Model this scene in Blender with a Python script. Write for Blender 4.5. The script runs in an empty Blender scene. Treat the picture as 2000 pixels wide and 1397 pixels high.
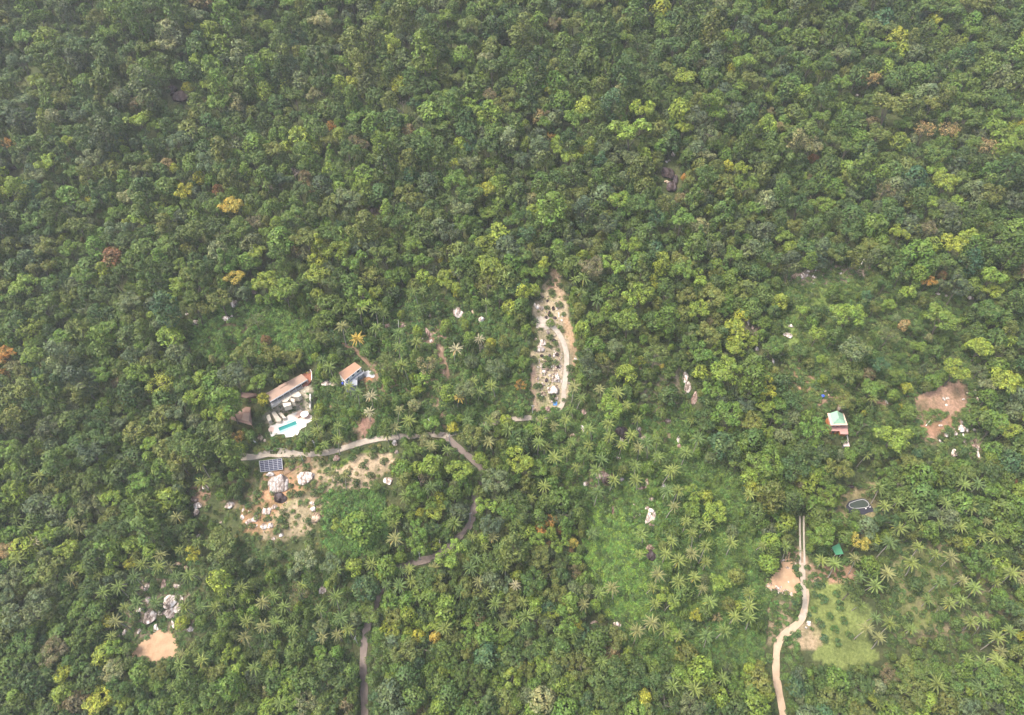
import bpy, bmesh, math, random
import numpy as np
from mathutils import Vector, Matrix

random.seed(11)
rng = np.random.default_rng(11)
sc = bpy.context.scene
COL = sc.collection
R = math.radians

# ------------------------------------------------------------------ camera
DEP = 48.0                      # degrees below the horizon
CZ = 250.0
F = 1333.0                      # focal length in photo pixels (2000 wide)
cam = bpy.data.cameras.new('camera')
cam.sensor_width = 36.0
cam.lens = F / 2000.0 * 36.0
cam.clip_start = 1.0
cam.clip_end = 6000.0
camo = bpy.data.objects.new('camera', cam)
camo.location = (0, 0, CZ)
camo.rotation_euler = (R(90 - DEP), 0, 0)
COL.objects.link(camo)
sc.camera = camo

# ------------------------------------------------------------------ sky and sun (bright, thin overcast)
SUN_EL, SUN_AZ = 62.0, 262.0      # azimuth clockwise from +Y: high, from the left of the picture
w = bpy.data.worlds.new('World')
sc.world = w
w.use_nodes = True
nt = w.node_tree
for n in list(nt.nodes):
    nt.nodes.remove(n)
sky = nt.nodes.new('ShaderNodeTexSky')
sky.sky_type = 'NISHITA'
sky.sun_disc = False
sky.sun_elevation = R(SUN_EL)
sky.sun_rotation = R(SUN_AZ)
sky.air_density = 1.0
sky.dust_density = 6.0
sky.ozone_density = 1.0
bg = nt.nodes.new('ShaderNodeBackground')
bg.inputs['Strength'].default_value = 0.15
wo = nt.nodes.new('ShaderNodeOutputWorld')
nt.links.new(sky.outputs[0], bg.inputs[0])
nt.links.new(bg.outputs[0], wo.inputs[0])
sl = bpy.data.lights.new('sun', 'SUN')
sl.energy = 1.7
sl.angle = R(18)
sl.color = (1.0, 0.96, 0.9)
so = bpy.data.objects.new('sun', sl)
d = Vector((math.sin(R(SUN_AZ)) * math.cos(R(SUN_EL)), math.cos(R(SUN_AZ)) * math.cos(R(SUN_EL)), math.sin(R(SUN_EL))))
so.rotation_euler = d.to_track_quat('Z', 'Y').to_euler()
so.location = (0, 0, 400)
COL.objects.link(so)
sc.view_settings.view_transform = 'Standard'
sc.view_settings.look = 'None'
sc.view_settings.gamma = 1.0
sc.view_settings.use_curve_mapping = False
sc.view_settings.exposure = 1.48
sc.cycles.max_bounces = 5
sc.cycles.diffuse_bounces = 3
sc.cycles.glossy_bounces = 2
sc.cycles.transmission_bounces = 3
sc.cycles.volume_bounces = 1
sc.cycles.use_denoising = True
HAZE = 0.00014

# ------------------------------------------------------------------ terrain height and photo-pixel -> place on the hillside
SLOPE = math.tan(R(22))
cD, sD = math.cos(R(DEP)), math.sin(R(DEP))
PADS = []                        # x, y, z, inner radius, outer radius


def hill(x, y):
    x = np.asarray(x, float)
    y = np.asarray(y, float)
    z = SLOPE * (y - 225.5)
    z = z + 3.2 * np.sin(x / 47.0 + 0.6) * np.cos(y / 63.0) + 2.2 * np.sin(x / 29.0 - y / 38.0 + 1.0)
    z = z + 1.0 * np.sin(x / 13.0 + y / 17.0) + 0.8 * np.sin(x / 9.0 - y / 11.0 + 2.0)
    far = np.clip((y - 420) / 300, 0, 1)
    z = z + far * 30
    return z


def ground(x, y):
    z = hill(x, y)
    for (px, py, pz, r0, r1) in PADS[1:2] + PADS[:1] + PADS[2:]:
        dd = np.hypot(x - px, y - py)
        t = np.clip((r1 - dd) / (r1 - r0), 0, 1)
        t = t * t * (3 - 2 * t)
        z = z * (1 - t) + pz * t
    return z


def ray(px, py):
    u = (np.asarray(px, float) - 1000.0) / F
    v = (698.5 - np.asarray(py, float)) / F
    return u, cD + v * sD, -sD + v * cD


def G(px, py, h=0.0):
    """where the line of sight through a photo pixel meets the hillside raised by h"""
    dx, dy, dz = ray(px, py)
    t = np.full(np.shape(dx), 330.0)
    for _ in range(40):
        f = (CZ + t * dz) - (ground(t * dx, t * dy) + h)
        t = t + 0.8 * f / (SLOPE * dy - dz)
    return t * dx, t * dy, CZ + t * dz


def P(px, py, h=0.0):
    x, y, z = G(px, py, h)
    return Vector((float(x), float(y), float(z)))


def PZ(px, py, z):
    dx, dy, dz = ray(px, py)
    t = (z - CZ) / dz
    return Vector((float(t * dx), float(t * dy), z))


def px_of(p):
    rx, ry, rz = p[0], p[1], p[2] - CZ
    dep = ry * cD - rz * sD
    up = ry * sD + rz * cD
    return 1000 + F * rx / dep, 698.5 - F * up / dep


def mpp(py):
    """metres per photo pixel near that row"""
    v = (698.5 - py) / F
    return 317.0 / (0.94 - 0.342 * v) / F


def pad(px, py, r0, r1, dz=0.0):
    x, y, z = G(px, py)
    PADS.append((float(x), float(y), float(z) + dz, r0, r1))


pad(566, 832, 9.5, 15)          # pool terrace
pad(562, 756, 12, 17, 0.5)     # garden and long house
pad(684, 730, 6.5, 10)          # villa
pad(1636, 832, 5.5, 9)          # green-roofed house
pad(1532, 1132, 9, 14)          # sandy yard
pad(1058, 626, 3.0, 6)          # turning pad
pad(1680, 992, 9, 13)           # pond
pad(529, 909, 5, 8)             # solar table
pad(300, 1256, 8, 13)           # sand yard at the lower left
pad(474, 815, 5, 8)             # pavilion

# ------------------------------------------------------------------ materials
def mat(name, col, rough=0.8, spec=0.3, noise=0.0, nscale=1.0, col2=None, bump=0.0, tint=False, metal=0.0, detail=6):
    m = bpy.data.materials.new(name)
    m.use_nodes = True
    t = m.node_tree
    b = t.nodes['Principled BSDF']
    b.inputs['Roughness'].default_value = rough
    b.inputs['Specular IOR Level'].default_value = spec
    b.inputs['Metallic'].default_value = metal
    b.inputs['Base Color'].default_value = (*col, 1)
    if col2 is not None or bump:
        tc = t.nodes.new('ShaderNodeNewGeometry')
        nz = t.nodes.new('ShaderNodeTexNoise')
        nz.inputs['Scale'].default_value = nscale
        nz.inputs['Detail'].default_value = detail
        nz.inputs['Roughness'].default_value = 0.65
        t.links.new(tc.outputs['Position'], nz.inputs['Vector'])
        if col2 is not None:
            rp = t.nodes.new('ShaderNodeValToRGB')
            rp.color_ramp.elements[0].position = 0.5 - noise
            rp.color_ramp.elements[1].position = 0.5 + noise
            rp.color_ramp.elements[0].color = (*col2, 1)
            rp.color_ramp.elements[1].color = (*col, 1)
            t.links.new(nz.outputs['Fac'], rp.inputs['Fac'])
            t.links.new(rp.outputs['Color'], b.inputs['Base Color'])
        if bump:
            bp = t.nodes.new('ShaderNodeBump')
            bp.inputs['Strength'].default_value = bump
            bp.inputs['Distance'].default_value = 0.4
            t.links.new(nz.outputs['Fac'], bp.inputs['Height'])
            t.links.new(bp.outputs['Normal'], b.inputs['Normal'])
    return m


def leaf_mat(name, trans=0.2, rough=0.55):
    """leaf colour = the plant's own tint times a small leaf-to-leaf variation stored on the mesh"""
    m = bpy.data.materials.new(name)
    m.use_nodes = True
    t = m.node_tree
    b = t.nodes['Principled BSDF']
    b.inputs['Roughness'].default_value = rough
    b.inputs['Specular IOR Level'].default_value = 0.25
    a = t.nodes.new('ShaderNodeAttribute')
    a.attribute_type = 'INSTANCER'
    a.attribute_name = 'tint'
    v = t.nodes.new('ShaderNodeAttribute')
    v.attribute_type = 'GEOMETRY'
    v.attribute_name = 'leafvar'
    mx = t.nodes.new('ShaderNodeMix')
    mx.data_type = 'RGBA'
    mx.blend_type = 'MULTIPLY'
    mx.inputs[0].default_value = 1.0
    gm = t.nodes.new('ShaderNodeMix')
    gm.data_type = 'RGBA'
    gm.inputs[7].default_value = (0.095, 0.13, 0.032, 1)
    t.links.new(v.outputs['Alpha'], gm.inputs[0])
    t.links.new(a.outputs['Color'], gm.inputs[6])
    t.links.new(gm.outputs[2], mx.inputs[6])
    t.links.new(v.outputs['Color'], mx.inputs[7])
    t.links.new(mx.outputs[2], b.inputs['Base Color'])
    tr = t.nodes.new('ShaderNodeBsdfTranslucent')
    t.links.new(mx.outputs[2], tr.inputs['Color'])
    ms = t.nodes.new('ShaderNodeMixShader')
    ms.inputs[0].default_value = trans
    t.links.new(b.outputs[0], ms.inputs[1])
    t.links.new(tr.outputs[0], ms.inputs[2])
    t.links.new(ms.outputs[0], t.nodes['Material Output'].inputs['Surface'])
    return m


def rock_mat(name):
    m = bpy.data.materials.new(name)
    m.use_nodes = True
    t = m.node_tree
    b = t.nodes['Principled BSDF']
    b.inputs['Roughness'].default_value = 0.9
    b.inputs['Specular IOR Level'].default_value = 0.2
    a = t.nodes.new('ShaderNodeAttribute')
    a.attribute_type = 'INSTANCER'
    a.attribute_name = 'tint'
    g = t.nodes.new('ShaderNodeNewGeometry')
    mp = t.nodes.new('ShaderNodeMapping')
    mp.inputs['Scale'].default_value = (1.3, 0.5, 0.5)
    t.links.new(g.outputs['Position'], mp.inputs['Vector'])
    n1 = t.nodes.new('ShaderNodeTexNoise')
    n1.inputs['Scale'].default_value = 0.55
    n1.inputs['Detail'].default_value = 8
    n1.inputs['Roughness'].default_value = 0.7
    t.links.new(mp.outputs[0], n1.inputs['Vector'])
    rp = t.nodes.new('ShaderNodeValToRGB')
    rp.color_ramp.elements[0].position = 0.38
    rp.color_ramp.elements[0].color = (0.22, 0.18, 0.16, 1)
    rp.color_ramp.elements[1].position = 0.57
    rp.color_ramp.elements[1].color = (1, 1, 1, 1)
    e = rp.color_ramp.elements.new(0.47)
    e.color = (0.62, 0.53, 0.47, 1)
    t.links.new(n1.outputs['Fac'], rp.inputs['Fac'])
    mx = t.nodes.new('ShaderNodeMix')
    mx.data_type = 'RGBA'
    mx.blend_type = 'MULTIPLY'
    mx.inputs[0].default_value = 1.0
    vo = t.nodes.new('ShaderNodeTexVoronoi')
    vo.feature = 'DISTANCE_TO_EDGE'
    vo.inputs['Scale'].default_value = 0.38
    ds = t.nodes.new('ShaderNodeMix')
    ds.data_type = 'RGBA'
    ds.inputs[0].default_value = 0.55
    t.links.new(mp.outputs[0], ds.inputs[6])
    t.links.new(n1.outputs['Color'], ds.inputs[7])
    va = t.nodes.new('ShaderNodeVectorMath')
    va.operation = 'MULTIPLY_ADD'
    va.inputs[1].default_value = (3, 3, 3)
    t.links.new(n1.outputs['Color'], va.inputs[0])
    t.links.new(mp.outputs[0], va.inputs[2])
    t.links.new(va.outputs[0], vo.inputs['Vector'])
    cr_ = t.nodes.new('ShaderNodeValToRGB')
    cr_.color_ramp.elements[0].position = 0.0
    cr_.color_ramp.elements[0].color = (0.28, 0.24, 0.22, 1)
    cr_.color_ramp.elements[1].position = 0.13
    cr_.color_ramp.elements[1].color = (1, 1, 1, 1)
    t.links.new(vo.outputs['Distance'], cr_.inputs['Fac'])
    m3 = t.nodes.new('ShaderNodeMix')
    m3.data_type = 'RGBA'
    m3.blend_type = 'MULTIPLY'
    m3.inputs[0].default_value = 0.85
    t.links.new(rp.outputs['Color'], m3.inputs[6])
    t.links.new(cr_.outputs['Color'], m3.inputs[7])
    t.links.new(a.outputs['Color'], mx.inputs[6])
    t.links.new(m3.outputs[2], mx.inputs[7])
    t.links.new(mx.outputs[2], b.inputs['Base Color'])
    t.nodes.remove(ds)
    n2 = t.nodes.new('ShaderNodeTexNoise')
    n2.inputs['Scale'].default_value = 2.0
    n2.inputs['Detail'].default_value = 8
    t.links.new(g.outputs['Position'], n2.inputs['Vector'])
    bp = t.nodes.new('ShaderNodeBump')
    bp.inputs['Strength'].default_value = 0.7
    bp.inputs['Distance'].default_value = 0.3
    t.links.new(n2.outputs['Fac'], bp.inputs['Height'])
    t.links.new(bp.outputs['Normal'], b.inputs['Normal'])
    return m


M_LEAF = leaf_mat('foliage')
M_FROND = leaf_mat('palm_frond', 0.15, 0.45)
M_ROCK = rock_mat('granite')
M_BARK = mat('bark', (0.150, 0.130, 0.105), 0.9, 0.2, 0.2, 2.0, (0.070, 0.055, 0.043))
M_PALMBARK = mat('palm_bark', (0.288, 0.264, 0.224), 0.9, 0.2, 0.2, 3.0, (0.176, 0.152, 0.124))
M_TWIG = mat('dead_wood', (0.34, 0.29, 0.25), 0.9, 0.2, 0.2, 1.5, (0.22, 0.17, 0.14))
M_CONC = mat('concrete_road', (0.38, 0.33, 0.265), 0.9, 0.2, 0.32, 0.4, (0.21, 0.17, 0.13), 0.4, detail=9)
M_DRIVE = mat('drive_concrete', (0.40, 0.355, 0.295), 0.9, 0.2, 0.3, 0.7, (0.25, 0.21, 0.165), 0.4)
M_ASPH = mat('old_road', (0.20, 0.16, 0.135), 0.9, 0.2, 0.25, 0.35, (0.12, 0.095, 0.08), 0.3)
M_SAND = mat('sand', (0.40, 0.275, 0.17), 0.95, 0.1, 0.28, 0.3, (0.235, 0.145, 0.085), 0.8, detail=10)
M_TRACK = mat('pale_track', (0.40, 0.31, 0.22), 0.95, 0.1, 0.3, 0.5, (0.29, 0.205, 0.135), 0.5)
M_DIRT = mat('dirt_track', (0.204, 0.138, 0.090), 0.95, 0.1, 0.25, 0.5, (0.120, 0.078, 0.051), 0.4)
M_WHITE = mat('white_render', (0.78, 0.76, 0.72), 0.7, 0.3, 0.3, 0.8, (0.66, 0.63, 0.58))
M_DECK = mat('pale_pool_deck', (0.58, 0.55, 0.505), 0.7, 0.3, 0.3, 0.5, (0.44, 0.395, 0.345))
M_ROOF1 = mat('tan_metal_roof', (0.29, 0.20, 0.145), 0.65, 0.3, 0.3, 0.5, (0.235, 0.155, 0.11))
M_ROOF2 = mat('terracotta_sheet_roof', (0.31, 0.185, 0.115), 0.65, 0.3, 0.3, 0.6, (0.25, 0.14, 0.085))
M_ROOF3 = mat('brown_tile_roof', (0.20, 0.125, 0.095), 0.7, 0.3, 0.3, 0.8, (0.155, 0.095, 0.07))
M_GREENROOF = mat('pale_green_roof', (0.200, 0.336, 0.224), 0.35, 0.5, 0.3, 0.8, (0.176, 0.296, 0.200))
M_SHED = mat('green_sheet', (0.056, 0.210, 0.112), 0.5, 0.4, 0.3, 1.0, (0.049, 0.175, 0.091))
M_PINK = mat('pink_wall', (0.345, 0.203, 0.180), 0.8, 0.2, 0.3, 0.8, (0.300, 0.173, 0.150))
M_PEACH = mat('peach_trim', (0.525, 0.375, 0.285), 0.7, 0.3)
M_ORANGE = mat('orange_wall', (0.390, 0.150, 0.053), 0.8, 0.2, 0.3, 0.9, (0.315, 0.112, 0.038))
M_REDDECK = mat('red_brown_deck', (0.272, 0.104, 0.060), 0.75, 0.3, 0.3, 0.8, (0.216, 0.080, 0.048))
M_BROWNWALL = mat('brown_timber', (0.16, 0.09, 0.06), 0.8, 0.2)
M_GLASS = mat('dark_glass', (0.03, 0.035, 0.04), 0.1, 0.5)
M_GREYWALL = mat('blue_grey_render', (0.225, 0.240, 0.270), 0.7, 0.3, 0.3, 0.7, (0.188, 0.203, 0.225))
M_GREYPAVE = mat('grey_paving', (0.336, 0.336, 0.344), 0.8, 0.3, 0.3, 0.7, (0.272, 0.272, 0.280))
M_POOL = mat('pool_water', (0.03, 0.20, 0.185), 0.1, 0.5, 0.3, 0.5, (0.025, 0.17, 0.16))
M_POOLSTEP = mat('pool_ledge', (0.24, 0.38, 0.35), 0.3, 0.5)
M_CANVAS = mat('white_canvas', (0.66, 0.645, 0.62), 0.8, 0.2)
M_METAL = mat('galvanised_steel', (0.45, 0.46, 0.48), 0.45, 0.5, metal=0.6)
M_CELL = mat('solar_cell', (0.012, 0.015, 0.04), 0.45, 0.15)
M_LINER = mat('pond_liner', (0.03, 0.03, 0.04), 0.7, 0.2, 0.3, 0.8, (0.02, 0.02, 0.028))
M_PIPE = mat('white_edge_pipe', (0.30, 0.30, 0.29), 0.6, 0.3)
M_PONDW = mat('pond_water', (0.04, 0.05, 0.04), 0.25, 0.3)
M_BLUE = mat('blue_plastic', (0.03, 0.07, 0.42), 0.5, 0.4)
M_TARP = mat('blue_tarpaulin', (0.07, 0.20, 0.42), 0.6, 0.3)
M_TIMBER = mat('bleached_timber', (0.62, 0.58, 0.52), 0.8, 0.2)


# ------------------------------------------------------------------ mesh helpers
def mesh(name, v, f, m=None, smooth=False):
    me = bpy.data.meshes.new(name)
    me.from_pydata([tuple(map(float, p)) for p in v], [], [tuple(map(int, q)) for q in f])
    if m:
        me.materials.append(m)
    if smooth:
        me.polygons.foreach_set('use_smooth', [True] * len(me.polygons))
    me.update()
    return me


def ob(name, me, parent=None, loc=None, **props):
    o = bpy.data.objects.new(name, me)
    COL.objects.link(o)
    if parent is not None:
        o.parent = parent
    if loc is not None:
        o.location = loc
    for k, val in props.items():
        o[k] = val
    return o


def empty(name, loc, label, cat, group=None, rz=0.0):
    o = bpy.data.objects.new(name, None)
    COL.objects.link(o)
    o.location = loc
    o.rotation_euler = (0, 0, rz)
    o['label'] = label
    o['category'] = cat
    if group:
        o['group'] = group
    return o


class MB:
    """collects boxes, prisms and tubes for one mesh"""
    def __init__(s):
        s.v, s.f = [], []

    def poly(s, pts):
        b = len(s.v)
        s.v += [tuple(p) for p in pts]
        s.f.append(tuple(range(b, b + len(pts))))

    def prism(s, base, top):
        """closed solid between two rings (lists of points, counter-clockwise seen from above)"""
        n = len(base)
        b = len(s.v)
        s.v += [tuple(p) for p in base] + [tuple(p) for p in top]
        s.f.append(tuple(range(b + n - 1, b - 1, -1)))
        s.f.append(tuple(range(b + n, b + 2 * n)))
        for i in range(n):
            j = (i + 1) % n
            s.f.append((b + i, b + j, b + n + j, b + n + i))

    def box(s, c, size, rz=0.0):
        hx, hy, hz = size[0] / 2, size[1] / 2, size[2] / 2
        ca, sa = math.cos(rz), math.sin(rz)
        ring = [(c[0] + ca * x - sa * y, c[1] + sa * x + ca * y) for x, y in ((-hx, -hy), (hx, -hy), (hx, hy), (-hx, hy))]
        s.prism([(x, y, c[2] - hz) for x, y in ring], [(x, y, c[2] + hz) for x, y in ring])

    def tube(s, a, b_, r0, r1, n=6):
        a, b_ = Vector(a), Vector(b_)
        dd = (b_ - a).normalized()
        q = dd.to_track_quat('Z', 'Y')
        b = len(s.v)
        for (c, r) in ((a, r0), (b_, r1)):
            for i in range(n):
                an = 2 * math.pi * i / n
                s.v.append(tuple(c + q @ Vector((math.cos(an) * r, math.sin(an) * r, 0))))
        for i in range(n):
            j = (i + 1) % n
            s.f.append((b + i, b + j, b + n + j, b + n + i))
        s.f.append(tuple(range(b + n - 1, b - 1, -1)))
        s.f.append(tuple(range(b + n, b + 2 * n)))

    def build(s, name, m, parent=None, **props):
        me = mesh(name, s.v, s.f, m)
        bm = bmesh.new()
        bm.from_mesh(me)
        bmesh.ops.recalc_face_normals(bm, faces=bm.faces)
        bm.to_mesh(me)
        bm.free()
        return ob(name, me, parent, **props)


def pnoise(x, y, s, seed=0):
    """cheap smooth noise from a few sines"""
    r = random.Random(seed)
    out = 0
    for k in range(5):
        a = r.uniform(0, 6.28)
        fx, fy = math.cos(a) * (1 + k * 0.7) / s, math.sin(a) * (1 + k * 0.7) / s
        out = out + np.sin(x * fx + y * fy + r.uniform(0, 6.28)) / (1 + k * 0.6)
    return out / 2.6


def inpoly(px, py, poly):
    px = np.asarray(px, float)
    py = np.asarray(py, float)
    ins = np.zeros(px.shape, bool)
    n = len(poly)
    for i in range(n):
        x0, y0 = poly[i]
        x1, y1 = poly[(i + 1) % n]
        if y0 == y1:
            continue
        c = ((y0 > py) != (y1 > py)) & (px < (x1 - x0) * (py - y0) / (y1 - y0) + x0)
        ins ^= c
    return ins


# ------------------------------------------------------------------ what covers the ground, mapped in the photograph
SOILS = [   # polygon, colour, strength
    ([(1077, 522), (1100, 560), (1120, 640), (1128, 700), (1118, 765), (1095, 805), (1038, 812), (1040, 760), (1048, 650), (1040, 600), (1062, 555)], (0.44, 0.345, 0.22), 0.82),
    ([(1078, 530), (1092, 545), (1108, 575), (1098, 580), (1070, 560), (1068, 545)], (0.44, 0.29, 0.18), 0.9),
    ([(1106, 620), (1122, 640), (1124, 700), (1116, 735), (1112, 690), (1104, 650)], (0.46, 0.29, 0.16), 0.8),
    ([(1041, 710), (1049, 708), (1050, 800), (1040, 805)], (0.42, 0.27, 0.18), 0.8),
    ([(1085, 660), (1098, 670), (1100, 720), (1094, 740), (1088, 700)], (0.50, 0.38, 0.28), 0.8),
    ([(512, 922), (560, 903), (610, 900), (632, 925), (612, 955), (562, 985), (545, 1010), (532, 1045), (470, 1035), (474, 1000), (512, 985), (512, 950)], (0.44, 0.24, 0.12), 0.85),
    ([(596, 985), (630, 962), (655, 950), (650, 975), (632, 1010), (612, 1022)], (0.44, 0.27, 0.15), 0.75),
    ([(640, 930), (690, 895), (765, 885), (768, 905), (722, 948), (672, 955), (655, 1010), (635, 1000)], (0.50, 0.37, 0.23), 0.95),
    ([(372, 950), (400, 945), (405, 975), (395, 1000), (376, 985)], (0.42, 0.24, 0.15), 0.8),
    ([(1785, 790), (1800, 768), (1880, 742), (1897, 760), (1885, 800), (1862, 812), (1830, 800), (1800, 805)], (0.42, 0.24, 0.15), 0.8),
    ([(1795, 835), (1850, 812), (1862, 828), (1822, 852)], (0.40, 0.18, 0.09), 0.85),
    ([(1760, 812), (1785, 808), (1790, 822), (1764, 826)], (0.30, 0.16, 0.10), 0.85),
    ([(1740, 765), (1780, 770), (1778, 778), (1742, 774)], (0.36, 0.2, 0.13), 0.8),
    ([(1543, 750), (1556, 714), (1592, 718), (1590, 745), (1612, 748), (1606, 770), (1570, 760)], (0.42, 0.25, 0.14), 0.85),
    ([(1592, 785), (1630, 775), (1700, 775), (1745, 785), (1745, 795), (1690, 790), (1630, 786), (1600, 795)], (0.34, 0.22, 0.15), 0.8),
    ([(695, 735), (790, 738), (800, 800), (742, 775), (700, 745)], (0.38, 0.25, 0.16), 0.62),
    ([(708, 732), (735, 738), (728, 750), (710, 745)], (0.50, 0.22, 0.09), 0.9),
    ([(622, 775), (660, 785), (672, 830), (640, 815)], (0.42, 0.26, 0.15), 0.6),
    ([(690, 838), (712, 812), (738, 806), (722, 840), (700, 862)], (0.28, 0.15, 0.11), 0.9),
    ([(655, 840), (700, 830), (700, 870), (650, 880)], (0.42, 0.28, 0.17), 0.5),
    ([(838, 640), (880, 632), (868, 660), (852, 662), (872, 705), (885, 760), (868, 765), (855, 700), (830, 660)], (0.36, 0.22, 0.16), 0.8),
    ([(820, 735), (870, 745), (880, 790), (850, 800), (830, 770)], (0.36, 0.24, 0.16), 0.55),
    ([(668, 668), (690, 672), (736, 712), (728, 722), (690, 690)], (0.40, 0.27, 0.17), 0.8),
    ([(838, 815), (868, 805), (866, 842), (846, 840)], (0.40, 0.26, 0.18), 0.85),
    ([(770, 632), (810, 630), (815, 648), (775, 650)], (0.38, 0.24, 0.17), 0.7),
    ([(1600, 955), (1722, 948), (1724, 1010), (1708, 1045), (1640, 1050), (1618, 1000)], (0.34, 0.27, 0.13), 0.65),
    ([(1498, 1185), (1556, 1168), (1550, 1200), (1510, 1262), (1490, 1262)], (0.38, 0.27, 0.16), 0.65),
    ([(1580, 1100), (1650, 1108), (1688, 1120), (1682, 1145), (1640, 1140), (1580, 1125)], (0.38, 0.21, 0.13), 0.7),
    ([(1560, 1225), (1600, 1215), (1610, 1262), (1530, 1275)], (0.40, 0.29, 0.17), 0.7),
    ([(1525, 1080), (1562, 1070), (1585, 1110), (1590, 1140), (1575, 1140), (1548, 1100)], (0.36, 0.24, 0.16), 0.75),
    ([(240, 1130), (380, 1130), (380, 1240), (240, 1240)], (0.30, 0.22, 0.16), 0.45),
    ([(1530, 535), (1600, 525), (1690, 510), (1720, 530), (1680, 545), (1600, 560), (1540, 556)], (0.42, 0.31, 0.24), 0.7),
    ([(1270, 795), (1310, 790), (1312, 860), (1295, 860)], (0.38, 0.26, 0.18), 0.6),
    ([(1120, 830), (1270, 830), (1270, 880), (1120, 870)], (0.30, 0.2, 0.14), 0.4),
    ([(1150, 915), (1215, 915), (1215, 960), (1150, 955)], (0.30, 0.2, 0.13), 0.6),
    ([(1880, 850), (1925, 850), (1920, 910), (1895, 905)], (0.40, 0.3, 0.22), 0.6),
    ([(480, 620), (500, 640), (495, 690), (350, 690), (345, 640)], (0.3, 0.2, 0.13), 0.3),
    ([(710, 400), (745, 395), (745, 425), (715, 425)], (0.28, 0.18, 0.12), 0.6),
    ([(1060, 440), (1085, 440), (1085, 470), (1065, 465)], (0.28, 0.18, 0.12), 0.6),
    ([(1440, 640), (1480, 600), (1490, 640), (1460, 690)], (0.3, 0.22, 0.17), 0.5),
    ([(1740, 1040), (1960, 1080), (1999, 1262), (1740, 1262)], (0.26, 0.2, 0.11), 0.35),
]
SOILS += [([(520, 790), (600, 745), (612, 760), (608, 800), (570, 815), (528, 835), (518, 815)], (0.62, 0.52, 0.40), 0.7),
    ([(560, 890), (640, 890), (660, 930), (640, 990), (600, 1040), (540, 1060), (500, 1050), (540, 1000), (600, 950), (560, 920)], (0.44, 0.33, 0.2), 0.6),
    ([(1740, 745), (1800, 740), (1890, 735), (1905, 770), (1900, 830), (1830, 860), (1790, 845), (1770, 800)], (0.40, 0.235, 0.15), 0.5),
    ([(440, 930), (510, 930), (510, 980), (470, 1000), (430, 980)], (0.40, 0.27, 0.17), 0.35),
    ([(1230, 700), (1330, 700), (1330, 800), (1240, 790)], (0.36, 0.28, 0.2), 0.4)]
GRASS = [
    ([(1580, 1140), (1625, 1128), (1668, 1150), (1700, 1195), (1690, 1240), (1715, 1290), (1640, 1310), (1585, 1285), (1590, 1230), (1575, 1190)], (0.15, 0.18, 0.055)),
    ([(655, 905), (700, 885), (735, 880), (690, 905), (655, 925)], (0.12, 0.17, 0.035)),
    ([(640, 900), (600, 960), (560, 1000), (548, 985), (590, 940)], (0.12, 0.16, 0.035)),
    ([(1740, 1050), (1820, 1060), (1870, 1120), (1820, 1240), (1740, 1220)], (0.12, 0.15, 0.04)),
    ([(1405, 1235), (1460, 1230), (1460, 1275), (1405, 1275)], (0.11, 0.17, 0.03)),
    ([(1500, 560), (1680, 550), (1700, 720), (1520, 700)], (0.10, 0.14, 0.035)),
    ([(1050, 690), (1095, 700), (1090, 800), (1050, 800)], (0.15, 0.19, 0.05)),
    ([(1060, 565), (1095, 575), (1092, 600), (1062, 600)], (0.22, 0.21, 0.08)),
    ([(1090, 820), (1340, 830), (1480, 1000), (1480, 1200), (1230, 1200), (1200, 950)], (0.085, 0.13, 0.03)),
    ([(700, 1090), (790, 1075), (850, 1070), (800, 1100), (760, 1110)], (0.07, 0.11, 0.03)),
]

# ------------------------------------------------------------------ terrain sheet
def axis(a, b, c, d_, fine, coarse):
    return np.concatenate([np.arange(a, b, coarse), np.arange(b, c, fine), np.arange(c, d_ + 1, coarse)])


gx = axis(-640, -275, 275, 640, 1.3, 7.0)
gy = axis(-160, 70, 300, 900, 1.3, 7.0)
GX, GY = np.meshgrid(gx, gy)
GZ = ground(GX, GY)
nx, ny = len(gx), len(gy)
V = np.stack([GX.ravel(), GY.ravel(), GZ.ravel()], 1)
ii = (np.arange(ny - 1)[:, None] * nx + np.arange(nx - 1)[None, :]).ravel()
Q = np.stack([ii, ii + 1, ii + nx + 1, ii + nx], 1)
me = bpy.data.meshes.new('hillside')
me.vertices.add(len(V))
me.vertices.foreach_set('co', V.ravel())
me.loops.add(Q.size)
me.loops.foreach_set('vertex_index', Q.ravel().astype(np.int32))
me.polygons.add(len(Q))
me.polygons.foreach_set('loop_start', np.arange(0, Q.size, 4, dtype=np.int32))
me.update(calc_edges=True)
me.polygons.foreach_set('use_smooth', np.ones(len(Q), bool))
vx, vy = px_of((V[:, 0], V[:, 1], V[:, 2]))
jx = vx + 9 * pnoise(V[:, 0], V[:, 1], 5.0, 1) + 3 * pnoise(V[:, 0], V[:, 1], 1.7, 2)
jy = vy + 9 * pnoise(V[:, 0], V[:, 1], 5.0, 3) + 3 * pnoise(V[:, 0], V[:, 1], 1.7, 4)
nn = pnoise(V[:, 0], V[:, 1], 4.0, 5)[:, None]
n2 = pnoise(V[:, 0], V[:, 1], 1.6, 6)[:, None]
SOILK = 0.68
C = np.array([0.05, 0.062, 0.026]) * (1 + 0.25 * nn) + np.array([0.03, 0.015, 0.008]) * np.clip(n2, 0, 1)
for poly, col in GRASS:
    k = inpoly(jx, jy, poly)[:, None] * 1.0
    C = C * (1 - k * 0.85) + np.array(col) * (1 + 0.3 * nn + 0.15 * n2) * k * 0.85
for poly, col, s in SOILS:
    k = inpoly(jx, jy, poly)[:, None] * np.clip(s + 0.45 * n2 + 0.3 * nn, 0, 1)
    C = C * (1 - k) + (np.array(col) * SOILK * 0.85 + np.mean(col) * SOILK * 0.15) * (1 + 0.2 * nn) * k
ca = me.color_attributes.new('groundcol', 'FLOAT_COLOR', 'POINT')
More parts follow.
